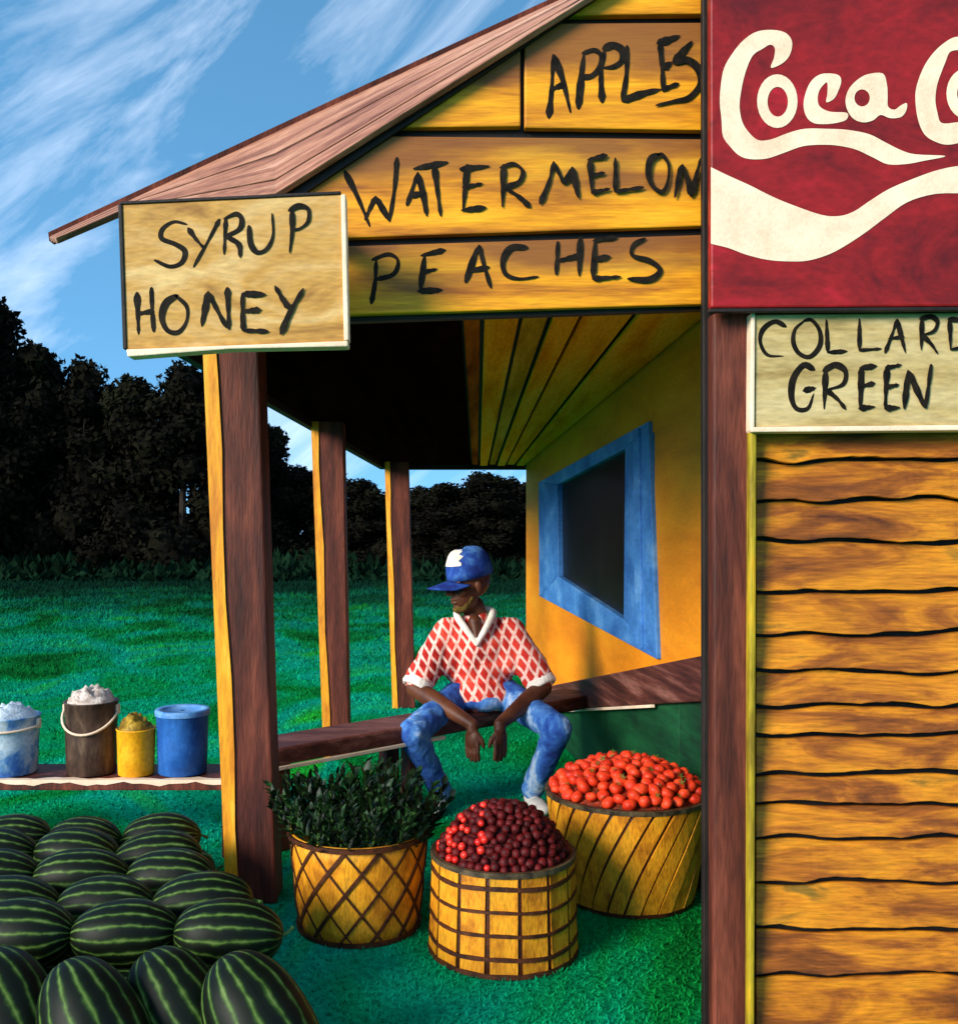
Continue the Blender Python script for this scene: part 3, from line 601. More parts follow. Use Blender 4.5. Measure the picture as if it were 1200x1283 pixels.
lettering('lettering', [[(347, 195), (318, 183), (290, 220), (285, 270), (300, 302), (330, 300), (345, 262)], [(318, 252), (350, 245)],
    [(378, 197), (374, 300)], [(372, 198), (405, 182), (432, 200), (425, 235), (380, 250)], [(380, 250), (410, 275), (432, 302)],
    [(475, 190), (474, 245), (472, 300)], [(472, 190), (515, 185)], [(475, 240), (510, 232)], [(470, 300), (510, 296)],
    [(545, 190), (542, 245), (540, 300)], [(542, 190), (582, 182)], [(545, 242), (575, 236)], [(540, 300), (578, 298)],
    [(602, 198), (592, 300)], [(605, 200), (626, 250), (648, 298)], [(665, 182), (650, 298)]], t, 2.53, 6.5, M_ink, cs)
ck = sign_root('drink_sign', 1120, 388, 2.50, 'large crimson drink sign with cream script lettering and white wave')
CY = 2.50
prism_px('panel', [(889, -90), (1480, -90), (1480, 382), (890, 386)], CY, .030, M_red, ck, .006)
for bx_ in (930, 1160, 1380): prism_px('batten', [(bx_, -60), (bx_+40, -60), (bx_+40, 330), (bx_, 330)], CY+.0305, .088, M_black, ck, 0)
prism_px('panel_edge', [(888, 386.4), (1480, 382.4), (1480, 387), (888, 391)], CY-.004, .02, M_black, ck, .002)
def flat(name, polys, Y, m, parent, holes=()):
    """flat painted shape: polygon filled in 2D with holes, a hair proud of the panel"""
    cu = bpy.data.curves.new(name, 'CURVE'); cu.dimensions = '2D'; cu.fill_mode = 'BOTH'
    for pl in list(polys)+list(holes):
        s = cu.splines.new('POLY'); s.points.add(len(pl)-1)
        for i, (x, y) in enumerate(pl):
            q = P(x, y, Y); s.points[i].co = (q.x, q.z, 0, 1)
        s.use_cyclic_u = True
    to = bpy.data.objects.new(name, cu); COL.objects.link(to)
    dg = bpy.context.evaluated_depsgraph_get(); me = bpy.data.meshes.new_from_object(to.evaluated_get(dg))
    V = [Vector((v.co.x, Y, v.co.y)) for v in me.vertices]; fs = [tuple(p.vertices) for p in me.polygons]
    bpy.data.objects.remove(to); bpy.data.curves.remove(cu)
    o = obj(name, V, fs, m, parent)
    for p in o.data.polygons:
        if p.normal.y > 0: p.flip()
    return o
t1 = T_(880, 0, 3.75); t2 = T_(880, 180, 3.75)
def sm(pts, tr, n=4): return [tr(v.x, v.y) for v in catmull([(x, y, 0) for x, y in pts], n, closed=True)]
def ell(cx, cy, rx, ry, tr, n=28): return [tr(cx+rx*math.cos(2*PI*k/n), cy+ry*math.sin(2*PI*k/n)) for k in range(n)]
Cpts = [(412, 178), (420, 215), (405, 265), (370, 300), (320, 318), (335, 270), (338, 225), (315, 210), (280, 230), (240, 255), (215, 300), (195, 360), (180, 430), (173, 500), (185, 570), (215, 620), (260, 658), (320, 655), (400, 625), (480, 605), (580, 605), (680, 610), (780, 630), (850, 665), (930, 705), (1000, 725), (1140, 733), (1040, 755), (960, 770), (870, 772), (800, 740), (720, 703), (640, 685), (560, 680), (470, 687), (390, 715), (300, 745), (220, 747), (170, 730), (130, 690), (95, 640), (88, 560), (80, 480), (85, 400), (100, 320), (140, 250), (190, 190), (250, 150), (320, 140), (380, 150)]
LY = CY-.0015
flat('script_letter', [sm(Cpts, t1)], LY, M_cream, ck)
flat('script_letter', [ell(350, 475, 95, 126, t1)], LY, M_cream, ck, [ell(352, 478, 48, 70, t1)])
cpts = [(600, 345), (640, 355), (650, 385), (635, 430), (615, 465), (580, 480), (585, 440), (585, 390), (570, 395), (545, 430), (540, 475), (555, 505), (600, 525), (676, 530), (676, 560), (640, 575), (580, 583), (520, 578), (485, 545), (473, 490), (485, 430), (510, 380), (550, 350)]
flat('script_letter', [sm(cpts, t1)], LY, M_cream, ck)
apts = [(770, 350), (845, 345), (865, 400), (868, 450), (870, 500), (900, 515), (930, 495), (958, 485), (955, 520), (930, 550), (880, 555), (835, 540), (800, 565), (755, 575), (710, 560), (680, 520), (670, 470), (685, 420), (720, 380)]
flat('script_letter', [sm(apts, t1)], LY-.0003, M_cream, ck, [ell(748, 460, 36, 40, t1)])
C2 = [(1200, 172), (1150, 190), (1090, 240), (1040, 310), (1005, 400), (998, 470), (1010, 560), (1040, 630), (1090, 665), (1150, 680), (1230, 664), (1300, 635), (1345, 590), (1335, 565), (1280, 570), (1200, 574), (1122, 578), (1102, 530), (1092, 470), (1100, 400), (1120, 340), (1140, 290), (1160, 245), (1200, 235), (1235, 240), (1245, 290), (1300, 280), (1325, 225), (1290, 180)]
flat('script_letter', [sm(C2, t1)], LY, M_cream, ck)
flat('script_letter', [ell(1236, 440, 92, 118, t1)], LY-.0003, M_cream, ck, [ell(1240, 440, 46, 66, t1)])
flat('script_letter', [sm([(1400, 150), (1450, 170), (1440, 260), (1405, 380), (1395, 480), (1420, 520), (1460, 520), (1440, 560), (1390, 570), (1350, 530), (1345, 420), (1360, 270)], t1)], LY, M_cream, ck)
flat('script_letter', [sm([(x+800, y) for x, y in apts], t1)], LY, M_cream, ck, [ell(748+800, 460, 36, 40, t1)])
wt = [(38, 110), (120, 150), (220, 195), (330, 250), (440, 295), (560, 335), (640, 340), (710, 318), (790, 265), (880, 210), (1000, 160), (1100, 125), (1200, 105), (1350, 95), (1600, 120), (1900, 170), (2240, 200)]
wb = [(2240, 330), (1900, 300), (1600, 260), (1350, 238), (1200, 233), (1080, 238), (960, 275), (860, 345), (760, 420), (660, 485), (580, 525), (490, 550), (400, 553), (300, 545), (200, 520), (120, 490), (38, 470)]
sp_ = lambda p: [t2(v.x, v.y) for v in catmull([(x, y, 0) for x, y in p], 4)]
flat('white_wave', [sp_(wt)+sp_(wb)], LY, M_cream, ck)

# ------------------------------------------------------------------ bench and shelf
BZ = .45
bA, bB = Vector((-.72, 3.99, 0)), Vector((.915, 5.436, 0))
bd = (bB-bA).normalized(); bn = Vector((-bd.y, bd.x, 0))
bench = root('bench', (bA+bB)/2+bn*.15, 'heavy red brown plank bench the seated person sits on', 'bench')
def oblong(name, s0, s1, d0, d1, z0, z1, m, parent, bev=.008):
    q = [bA+bd*s+bn*d for s, d in ((s0, d0), (s1, d0), (s1, d1), (s0, d1))]
    return hexa(name, [v+Vector((0, 0, z0)) for v in q]+[v+Vector((0, 0, z1)) for v in q], m, parent, bev)
BL = (bB-bA).length
oblong('seat', 0, BL, 0, .26, BZ-.075, BZ, M_brownh, bench, .012)
oblong('white_bead', .02, 1.0, -.006, .01, BZ-.093, BZ-.076, M_cream, bench, .003)
for s in (.06, .80):
    for d in (.03, .20): oblong('leg', s, s+.08, d, d+.07, 0, BZ-.075, M_brown, bench, .006)
SZ, SHY = .332, 4.1
shelf = root('plank_shelf', (-1.5, SHY, 0), 'low dark plank shelf with chipped white edge carrying four pails', 'shelf')
x0, x1 = -2.35, (308-VX)/F*SHY
hexa('plank', [(x0, SHY-.13, SZ-.042), (x1, SHY-.13, SZ-.042), (x1, SHY+.16, SZ-.042), (x0, SHY+.16, SZ-.042), (x0, SHY-.13, SZ), (x1, SHY-.13, SZ), (x1, SHY+.16, SZ), (x0, SHY+.16, SZ)], M_brown, shelf, .004)
n = 40; vs, fs = [], []
for i in range(n+1):
    x = x0+(x1-.03-x0)*i/n; dz = .006*math.sin(x*23)+.004*math.sin(x*61)
    vs += [(x, SHY-.134, SZ-.014+dz), (x, SHY-.134, SZ+.003), (x, SHY-.10+dz*2, SZ+.003), (x, SHY-.10+dz*2, SZ-.010)]
for i in range(n):
    for k in range(4): fs.append((i*4+k, i*4+(k+1) % 4, i*4+4+(k+1) % 4, i*4+4+k))
fs += [(0, 1, 2, 3), (n*4+3, n*4+2, n*4+1, n*4)]
fix_normals(obj('white_edge', vs, fs, M_cream, shelf))
for x in (x0+.1, x1-.08):
    for y in (SHY-.10, SHY+.08): box('leg', x, x+.06, y, y+.06, 0, SZ-.042, M_brown, shelf)
def lump(R, h, c, seed, amp=.35, seg=22, rings=9):
    vs, fs = [], []
    for i in range(rings):
        r = R*(1-i/rings)
        for k in range(seg):
            a = 2*PI*k/seg; x, y = r*math.cos(a), r*math.sin(a)
            zz = h*(1-(r/R)**4)+h*amp*mnoise.noise(Vector((x*45+seed, y*45, seed)))*(1 if i else 0)*1.4
            vs.append(Vector((c[0]+x, c[1]+y, c[2]+zz)))
    vs.append(Vector((c[0], c[1], c[2]+h)))
    for i in range(rings-1):
        for k in range(seg): fs.append((i*seg+k, i*seg+(k+1) % seg, (i+1)*seg+(k+1) % seg, (i+1)*seg+k))
    for k in range(seg): fs.append(((rings-1)*seg+k, (rings-1)*seg+(k+1) % seg, len(vs)-1))
    return vs, fs
def pail(px, hw, ytop, Y, label, m, top, mt, handle=None, taper=.93):
    R = hw/F*Y; X = (px-VX)/F*Y; c = (X, Y, SZ+.0032); h = (968-ytop)/F*Y
    r = root('pail', c, label, 'pail', 'pails on the plank shelf')
    prof = [(R*taper*.96, 0), (R*taper, .004), (R*(taper+1)/2, h*.5), (R, h-.004), (R*1.035, h), (R*1.03, h+.006), (R*.97, h+.005), (R*.95, h-.03), (R*.3, h-.04)]
    fix_normals(obj('body', *lathe(prof, c, 36), m, r, smooth=True))
    if top: fix_normals(obj('contents', *lump(R*.955, top, (X, Y, c[2]+h-.02), px*.37), mt, r, smooth=True))
    else:
        o = obj('lid', *lathe([(R*1.05, h-.012), (R*1.055, h+.006), (R*1.02, h+.012), (R*.8, h+.010), (R*.78, h+.004), (.01, h+.004)], c, 36, close_bottom=False), mt, r, smooth=True)
    if handle:
        path = [Vector((X+R*1.06*math.cos(a), Y-R*1.06*abs(math.sin(a))*.98-.004, c[2]+h-.035-.10*math.sin(a)*handle)) for a in [PI*k/18 for k in range(19)]]
        obj('handle', *tube(path, .0055, 8), M_cream, r, smooth=True)
        for sx in (-1, 1): box('handle_ear', X+sx*R*1.02-.008, X+sx*R*1.02+.008, Y-.012, Y+.012, c[2]+h-.05, c[2]+h-.01, M_cream, r, .002)
    return r
pail(12, 36, 898, 4.10, 'pale blue and white pail heaped with pale lumpy produce, at the shelf\'s end', M_pailtin, .06, M_icy, handle=.12)
pail(115, 32, 880, 4.10, 'dark brown pail with white bail handle heaped with cream produce', M_pailb, .07, M_cotton, handle=.85)
pail(171, 23.5, 912, 4.07, 'small amber yellow pail heaped with mustard coloured produce', M_pailyel, .07, M_must)
pail(229, 32, 892, 4.10, 'plain blue pail with light blue lid', M_pailblue, 0, M_lid)

# ------------------------------------------------------------------ watermelons
def melon_mesh(seed, a=.84, b=.64):
    vs, fs = [], []; R, Sg = 22, 32
    for i in range(R+1):
        th = PI*i/R; x = -math.cos(th)
        rr = abs(math.sin(th))**.92
        for k in range(Sg):
            p = 2*PI*k/Sg; v = Vector((a*x, b*rr*math.cos(p), b*rr*math.sin(p)))
            v *= 1+.03*mnoise.noise(v*1.6+Vector((seed, 0, 0)))
            vs.append(v)
    for i in range(R):
        for k in range(Sg): fs.append((i*Sg+k, i*Sg+(k+1) % Sg, (i+1)*Sg+(k+1) % Sg, (i+1)*Sg+k))
    bm = bmesh.new(); bv = [bm.verts.new(v) for v in vs]
    for f in fs:
        try: bm.faces.new([bv[i] for i in f])
        except ValueError: pass
    bmesh.ops.remove_doubles(bm, verts=bm.verts, dist=1e-4); bmesh.ops.recalc_face_normals(bm, faces=bm.faces)
    return bm
MA, MB_ = .150, .093
melon_mes = []
for k in range(4):
    bm = melon_mesh(k*3.3, 1.0, .62+.02*(k % 2)); bmesh.ops.scale(bm, vec=(MA,)*3, verts=bm.verts)
    me = bpy.data.meshes.new('watermelon'); bm.to_mesh(me); bm.free(); me.materials.append(M_melon)
    me.polygons.foreach_set('use_smooth', [True]*len(me.polygons)); melon_mes.append(me)
sv, sf = tube([Vector((.144, 0, 0)), Vector((.160, .004, .006)), Vector((.176, .014, .018))], [.007, .005, .006], 7)
stem_me = bpy.data.meshes.new('stem'); stem_me.from_pydata([tuple(v) for v in sv], [], sf); stem_me.materials.append(M_stem)
def melon(i, x, y, z, sc, yaw, pit, label, group, ax=None):
    o = bpy.data.objects.new('watermelon', melon_mes[i % 4]); COL.objects.link(o); o.scale = (sc,)*3
    if ax is not None: o.rotation_euler = (ax.to_track_quat('X', 'Z').to_matrix() @ Matrix.Rotation(i*1.3, 3, 'X')).to_euler()
    else: o.rotation_euler = (Matrix.Rotation(math.radians(yaw), 3, 'Z') @ Matrix.Rotation(math.radians(pit), 3, 'Y') @ Matrix.Rotation(i*2.1, 3, 'X')).to_euler()
    o.location = (x, y, z); tag(o, label, 'watermelon', group)
    k = bpy.data.objects.new('stem', stem_me); COL.objects.link(k); k.parent = o
random.seed(21); mi = 0
def melon_row(Y, z, xr, n, label, group, first=None, sc=1.0):
    global mi
    for k in range(n):
        x = xr-MA*sc-k*(2*MA*sc-.012)
        q = sc*random.uniform(.96, 1.03)
        melon(mi, x, Y+random.uniform(-.012, .012), z+(q-1)*MB_, q, random.uniform(-7, 7), random.uniform(-4, 4), first if (k == 0 and first) else label, group); mi += 1
g_ = 'watermelons heaped on the grass, '
# bottom layer on the grass
ul = 'striped watermelon under the top layer of the heap'
for Y, xr, n in ((2.555, -.42, 4), (2.77, -.47, 4), (2.985, -.58, 4), (3.20, -.74, 3), (3.415, -.82, 3)): melon_row(Y, .092, xr, n, ul, g_+'under layer')
melon_row(3.63, .092, -.84, 3, 'striped watermelon on the grass at the back of the heap near the shelf', g_+'back row')
# top layer
melon_row(2.66, .238, -.435, 4, 'striped watermelon on top of the heap just behind the tipped front melons', g_+'top front', 'striped watermelon on top of the heap just behind the tipped melon by the lattice basket')
melon_row(2.875, .238, -.560, 4, 'striped watermelon in the middle of the heap\'s top layer', g_+'top middle', 'striped watermelon on the heap in front of the foot of the brown post')
melon_row(3.09, .238, -.715, 3, 'striped watermelon in the middle of the heap\'s top layer', g_+'top middle')
melon_row(3.305, .238, -.815, 3, 'striped watermelon in the middle of the heap\'s top layer', g_+'top middle', 'striped watermelon of the top layer, end against the amber edged post')
melon_row(3.52, .238, -.880, 3, 'striped watermelon of the top layer at the back of the heap', g_+'top back', sc=.95)
# large melons tipped on end along the front
for i, (px, Y, sc) in enumerate(((330, 2.29, 1.32), (228, 2.40, 1.20), (122, 2.27, 1.28), (14, 2.39, 1.20), (-85, 2.28, 1.2))):
    ax = Vector((.58+.05*math.sin(i*2), -.36, -.72)).normalized()
    hz_ = sc*math.sqrt((MA*ax.z)**2+MB_**2*(1-ax.z**2))
    melon(mi, (px-VX)/F*Y, Y, hz_-.003, sc, 0, 0, 'large watermelon tipped on end nearest the lattice weave basket' if i == 0 else 'large dark watermelon tipped on end in the front of the heap', g_+'front', ax); mi += 1

# ------------------------------------------------------------------ baskets
def basket(px, Y, rt, rb, h, label, style, tilt=0):
    X = (px-VX)/F*Y; c = (X, Y, 0)
    r = root('basket', c, label, 'basket', 'splint baskets on the grass')
    R = lambda z: rb+(rt-rb)*(z/h)**.8
    dark = style != 'lattice'
    shell = fix_normals(obj('shell', *lathe([(rb*.97, .004), (rb, .006)]+[(R(h*k/6), h*k/6) for k in range(1, 7)]+[(R(h)-.012, h), (R(h*.5)-.014, h*.45)], c, 48), M_bdark if dark else M_splint, r, smooth=True))
    def strip(name, path, wd, th, m, bow=0, mode='up'):
        """flat strip lying on the shell: path of (angle, z); wd in metres across"""
        vs, fs = [], []; n = len(path)
        for i, (a, z) in enumerate(path):
            a0, z0 = path[max(i-1, 0)]; a1, z1 = path[min(i+1, n-1)]
            rr = R(max(z, 0)); tx, tz = (a1-a0)*rr, z1-z0; l = math.hypot(tx, tz) or 1; nx, nz_ = -tz/l, tx/l
            for s, d in ((-1, .0), (-1, th), (1, th), (1, .0)):
                w_ = wd*.5*s; aa = a+nx*w_/rr; zz = min(max(z+nz_*w_, .002), h)
                q = R(zz)+.001+d+(bow*math.sin(PI*i/(n-1)) if bow else 0)
                vs.append(Vector((X+q*math.cos(aa), Y+q*math.sin(aa), zz)))
        for i in range(n-1):
            for k in range(4): fs.append((i*4+k, i*4+(k+1) % 4, i*4+4+(k+1) % 4, i*4+4+k))
        fs += [(0, 1, 2, 3), (n*4-1, n*4-2, n*4-3, n*4-4)]
        return fix_normals(obj(name, vs, fs, m, r))
    if style == 'grid':
        n = 15
        for k in range(n):
            a = 2*PI*k/n+.05; wd = 2*PI*rt/n*random.uniform(.82, .90)
            strip('stave', [(a, h*.98*j/5) for j in range(6)], wd, .005, M_splint)
        for z, tw in ((h*.84, .013), (h*.62, .009), (h*.40, .010), (h*.18, .012)):
            strip('hoop', [(2*PI*j/40, z+.004*math.sin(j*.7)) for j in range(41)], tw, .0085, M_bdark)
    elif style == 'lattice':
        n = 13
        for s in (1, -1):
            for k in range(n):
                a = 2*PI*k/n+.1*s
                strip('lattice_strip', [(a+s*1.15*(j/9), h*.985*j/9) for j in range(10)], random.uniform(.008, .015) if s > 0 else random.uniform(.005, .011), .004 if s > 0 else .0028, M_bdark)
    else:
        n = 26
        for k in range(n):
            a = 2*PI*k/n; wd = 2*PI*rt/n*random.uniform(.66, .8)
            strip('stave', [(a+.62*(j/8)**1.2, h*.985*j/8) for j in range(9)], wd, .005+.002*(k % 2), M_splint)
    strip('rim_hoop', [(2*PI*j/48, h-.008) for j in range(49)], .016, .010, M_rim if style != 'lattice' else M_bdark)
    strip('foot_hoop', [(2*PI*j/48, .010) for j in range(49)], .014, .008, M_bdark)
    return r, c
# leafy greens basket
b1, c1 = basket(450, 3.33, .238, .205, .335, 'splint basket with diamond lattice weave holding leafy greens', 'lattice')
b2, c2 = basket(630, 3.14, .226, .238, .320, 'splint basket with square grid weave holding dark red berries', 'grid')
b3, c3 = basket(785, 3.60, .296, .235, .395, 'wide splint basket with slanting staves holding tomatoes', 'slant')
def mound(c, R, z, h, flatp=2.6):
    return lambda x, y: z+h*max(0, 1-(math.hypot(x, y)/R)**flatp)
def fill(parent, c, R, z, h, m, name):
    vs, fs = [], []; rg, sg_ = 8, 28; f = mound(c, R, z, h)
    for i in range(rg+1):
        r = R*(1-i/rg)+.0005
        for k in range(sg_):
            a = 2*PI*k/sg_; x, y = r*math.cos(a), r*math.sin(a); vs.append(Vector((c[0]+x, c[1]+y, f(x, y)-.018)))
    for i in range(rg):
        for k in range(sg_): fs.append((i*sg_+k, i*sg_+(k+1) % sg_, (i+1)*sg_+(k+1) % sg_, (i+1)*sg_+k))
    o = obj(name, vs, fs, m, parent, smooth=True); o['kind'] = 'stuff'; return fix_normals(o)
def poisson(R, d, tries=9000, maxn=400, f=None):
    """points spread over the heap, d apart measured along its surface"""
    pts = np.zeros((0, 3))
    for _ in range(tries):
        a, r = random.uniform(0, 2*PI), R*math.sqrt(random.random())
        if random.random() < .3: r = R*random.uniform(.86, 1)
        q = np.array([r*math.cos(a), r*math.sin(a), 0.0])
        if f: q[2] = f(q[0], q[1])
        if len(pts) == 0 or (((pts-q)**2).sum(1) > d*d).all(): pts = np.vstack([pts, q])
        if len(pts) >= maxn: break
    return [(float(x), float(y)) for x, y, z in pts]
def ball_mesh(name, r, m, seed, squash=.92, seg=12, rings=8, dimple=0):
    vs, fs = [], []
    for i in range(rings+1):
        th = PI*i/rings
        for k in range(seg):
            p = 2*PI*k/seg; rr = r*(1+.05*math.sin(k*PI*2/seg*4+seed)*math.sin(th))
            z = math.cos(th)*squash-(dimple*math.exp(-(th/.5)**2))
            vs.append((rr*math.sin(th)*math.cos(p), rr*math.sin(th)*math.sin(p), r*z))
    for i in range(rings):
        for k in range(seg): fs.append((i*seg+k, (i+1)*seg+k, (i+1)*seg+(k+1) % seg, i*seg+(k+1) % seg))
    bm = bmesh.new(); bv = [bm.verts.new(v) for v in vs]
    for f in fs: bm.faces.new([bv[i] for i in f])
    bmesh.ops.remove_doubles(bm, verts=bm.verts, dist=1e-5); bmesh.ops.recalc_face_normals(bm, faces=bm.faces)
    me = bpy.data.meshes.new(name); bm.to_mesh(me); bm.free(); me.materials.append(m)
    me.polygons.foreach_set('use_smooth', [True]*len(me.polygons)); return me
# berries
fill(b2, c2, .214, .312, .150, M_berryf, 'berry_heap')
bme = [ball_mesh('berry', .0160, M_berry, s, .95, 9, 6) for s in range(3)]
bme2 = [ball_mesh('berry', .0125, M_berry2, s, .95, 9, 6) for s in range(2)]
fm = mound(c2, .214, .312, .150)
pts = sorted(poisson(.208, .0228, 11000, 500, fm), key=lambda p: p[1])[:300]
cnt_b = 0
for (x, y) in pts:
    bright = x < -.055 and random.random() < .42 and y < .05
    o = bpy.data.objects.new('berry', random.choice(bme2 if bright else bme)); COL.objects.link(o)
    o.location = (c2[0]+x, c2[1]+y, fm(x, y)-.004+random.uniform(-.004, .006)+(.006 if bright else 0))
    o.rotation_euler = (random.uniform(-1, 1), random.uniform(-1, 1), random.uniform(0, 6))
    o.scale = (random.uniform(.85, 1.15),)*3
    if bright: tag(o, 'small bright red berry in the grid weave basket', 'berry', 'bright red berries in the basket')
    else: tag(o, 'small dark red berry heaped in the grid weave basket', 'berry', 'dark red berries in the basket')
# tomatoes
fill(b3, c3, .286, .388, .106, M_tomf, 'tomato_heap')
tme = [ball_mesh('tomato', .0245, M_tom, s, .82, 14, 9, .14) for s in range(3)]
cal_v, cal_f = [(0, 0, .024)], []
for k in range(5):
    a = 2*PI*k/5
    cal_v += [(.006*math.cos(a-.4), .006*math.sin(a-.4), .026), (.016*math.cos(a), .016*math.sin(a), .029), (.006*math.cos(a+.4), .006*math.sin(a+.4), .026)]
    cal_f.append((0, 1+3*k, 2+3*k, 3+3*k))
cal_me = bpy.data.meshes.new('calyx'); cal_me.from_pydata(cal_v, [], cal_f); cal_me.materials.append(M_stem)
fm = mound(c3, .286, .388, .106)
for (x, y) in poisson(.270, .0370, 8000, 300, fm):
    o = bpy.data.objects.new('tomato', random.choice(tme)); COL.objects.link(o)
    o.location = (c3[0]+x, c3[1]+y, fm(x, y)+.002+random.uniform(-.006, .008)); o.rotation_euler = (random.uniform(-.9, .9), random.uniform(-.9, .9), random.uniform(0, 6)); o.scale = (random.uniform(.85, 1.12),)*3
    tag(o, 'orange red tomato heaped in the slanting stave basket', 'tomato', 'tomatoes in the basket')
    if random.random() < .45:
        k = bpy.data.objects.new('calyx', cal_me); COL.objects.link(k); k.parent = o
# sprigs of greens
fill(b1, c1, .222, .300, .05, M_leaf, 'greens_heap')
def leaf(vs, fs, base, d, up, ln, wd):
    d = d.normalized(); s = d.cross(up)
    s = s.normalized() if s.length > 1e-4 else Vector((1, 0, 0)); b = len(vs); nn = s.cross(d)
    for t_, w_, l_ in ((0, .12, 0), (.35, 1, .10), (.7, .8, .10), (1, .02, -.02)):
        m_ = base+d*ln*t_+nn*ln*l_
        vs += [m_-s*wd*.5*w_, m_+nn*wd*-.18*w_, m_+s*wd*.5*w_]
    for i in range(3):
        for k in range(2): fs.append((b+i*3+k, b+i*3+k+1, b+i*3+k+4, b+i*3+k+3))
sprigs = []
for s in range(4):
    random.seed(50+s); vs, fs = [], []; Ls = .25
    path = [Vector((.012*math.sin(k*1.1+s), .012*math.cos(k*.9+s), Ls*k/6)) for k in range(7)]
    st_v, st_f = tube(path, [.0055-.0006*k for k in range(7)], 5)
    for k in range(17):
        t_ = .15+.85*k/16; q = path[min(int(t_*6), 5)].lerp(path[min(int(t_*6)+1, 6)], t_*6-int(t_*6)) if t_ < 1 else path[6]
        a = k*2.4; d = Vector((math.cos(a)*.75, math.sin(a)*.75, .75+t_*.6))
        leaf(vs, fs, q, d, Vector((0, 0, 1)), random.uniform(.05, .085)*(1.1-.35*t_), random.uniform(.018, .028))
    lm = bpy.data.meshes.new('leaves'); lm.from_pydata([tuple(v) for v in vs], [], fs); lm.materials.append(M_leaf)
    stm = bpy.data.meshes.new('stalk'); stm.from_pydata([tuple(v) for v in st_v], [], st_f); stm.materials.append(M_stem)
    lm.polygons.foreach_set('use_smooth', [True]*len(lm.polygons)); sprigs.append((lm, stm))
random.seed(99)
for (x, y) in poisson(.207, .0295, 8000, 130):
    lm, stm = random.choice(sprigs)
    o = bpy.data.objects.new('greens_sprig', stm); COL.objects.link(o)
    rr = math.hypot(x, y)/.205
    o.location = (c1[0]+x, c1[1]+y, .272); o.rotation_euler = (-y/.205*.62+random.uniform(-.15, .15), x/.205*.72+random.uniform(-.15, .15), random.uniform(0, 6))
    # tilt outwards: build from a direction
    d = Vector((x/.205*.62+random.uniform(-.12, .12), y/.205*.45+random.uniform(-.12, .12), 1)).normalized()
    o.rotation_euler = (d.to_track_quat('Z', 'Y').to_matrix() @ Matrix.Rotation(random.uniform(0, 6.28), 3, 'Z')).to_euler()
    sc = random.uniform(.74, 1.0)*(1.06-.18*rr); o.scale = (sc,)*3
    tag(o, 'upright dark green leafy sprig in the lattice basket', 'leafy greens', 'leafy sprigs in the basket')
    l = bpy.data.objects.new('leaves', lm); COL.objects.link(l); l.parent = o

# ------------------------------------------------------------------ the seated person
def cone_caps(bm, a, b, ra, rb, seg=20):
    a, b = Vector(a), Vector(b); d = (b-a); L_ = d.length; q = d.to_track_quat('Z', 'Y').to_matrix().to_4x4()
    for p, r in ((a, ra), (b, rb)): bmesh.ops.create_uvsphere(bm, u_segments=seg, v_segments=12, radius=r, matrix=Matrix.Translation(p))
    bmesh.ops.create_cone(bm, cap_ends=True, segments=seg, radius1=ra, radius2=rb, depth=L_, matrix=Matrix.Translation((a+b)/2) @ q)
def ball(bm, c, r3, rot=None, seg=24):
    M = Matrix.Translation(Vector(c))
    if rot is not None: M = M @ rot.to_4x4()
    bmesh.ops.create_uvsphere(bm, u_segments=seg, v_segments=16, radius=1, matrix=M @ Matrix.Diagonal((*r3, 1)))
def remesh(bm, name, m, parent, vox, smooth_it=6, fac=.5, disp=None):
    me = bpy.data.meshes.new('t'); bm.to_mesh(me); bm.free()
    to = bpy.data.objects.new('t', me); COL.objects.link(to)
    rm = to.modifiers.new('r', 'REMESH'); rm.mode = 'VOXEL'; rm.voxel_size = vox
    s_ = to.modifiers.new('s', 'SMOOTH'); s_.factor = fac; s_.iterations = smooth_it
    dg = bpy.context.evaluated_depsgraph_get(); r = bpy.data.meshes.new_from_object(to.evaluated_get(dg))
    n = len(r.vertices); co = np.empty(n*3, np.float32); r.vertices.foreach_get('co', co); co = co.reshape(-1, 3)
    if disp:
        no = np.empty(n*3, np.float32); r.vertices.foreach_get('normal', no); no = no.reshape(-1, 3)
        co = co+no*np.array([disp(Vector(c)) for c in co])[:, None]
    pl = np.array(wloc(parent)); r.vertices.foreach_set('co', (co-pl).astype(np.float32).ravel())
    r.name = name; r.polygons.foreach_set('use_smooth', [True]*len(r.polygons)); r.update()
    bpy.data.objects.remove(to); bpy.data.meshes.remove(me)
    o = bpy.data.objects.new(name, r); COL.objects.link(o); o.parent = parent; r.materials.append(m)
    return o
man = root('person', (.22, 4.75, 0), 'person in blue cap, red checked shirt and jeans sitting with hands hanging between the knees', 'person')
V3 = Vector
hipL, hipR = V3((.135, 4.99, .535)), V3((.315, 4.99, .535))
kneeL, kneeR = V3((-.125, 4.52, .415)), V3((.565, 4.56, .425))
ankL, ankR = V3((.012, 4.70, .075)), V3((.462, 4.73, .085))
shL, shR = V3((.045, 4.955, .850)), V3((.375, 4.955, .850))
elL, elR = V3((-.120, 4.83, .575)), V3((.525, 4.83, .580))
wrL, wrR = V3((.160, 4.58, .442)), V3((.290, 4.57, .447))
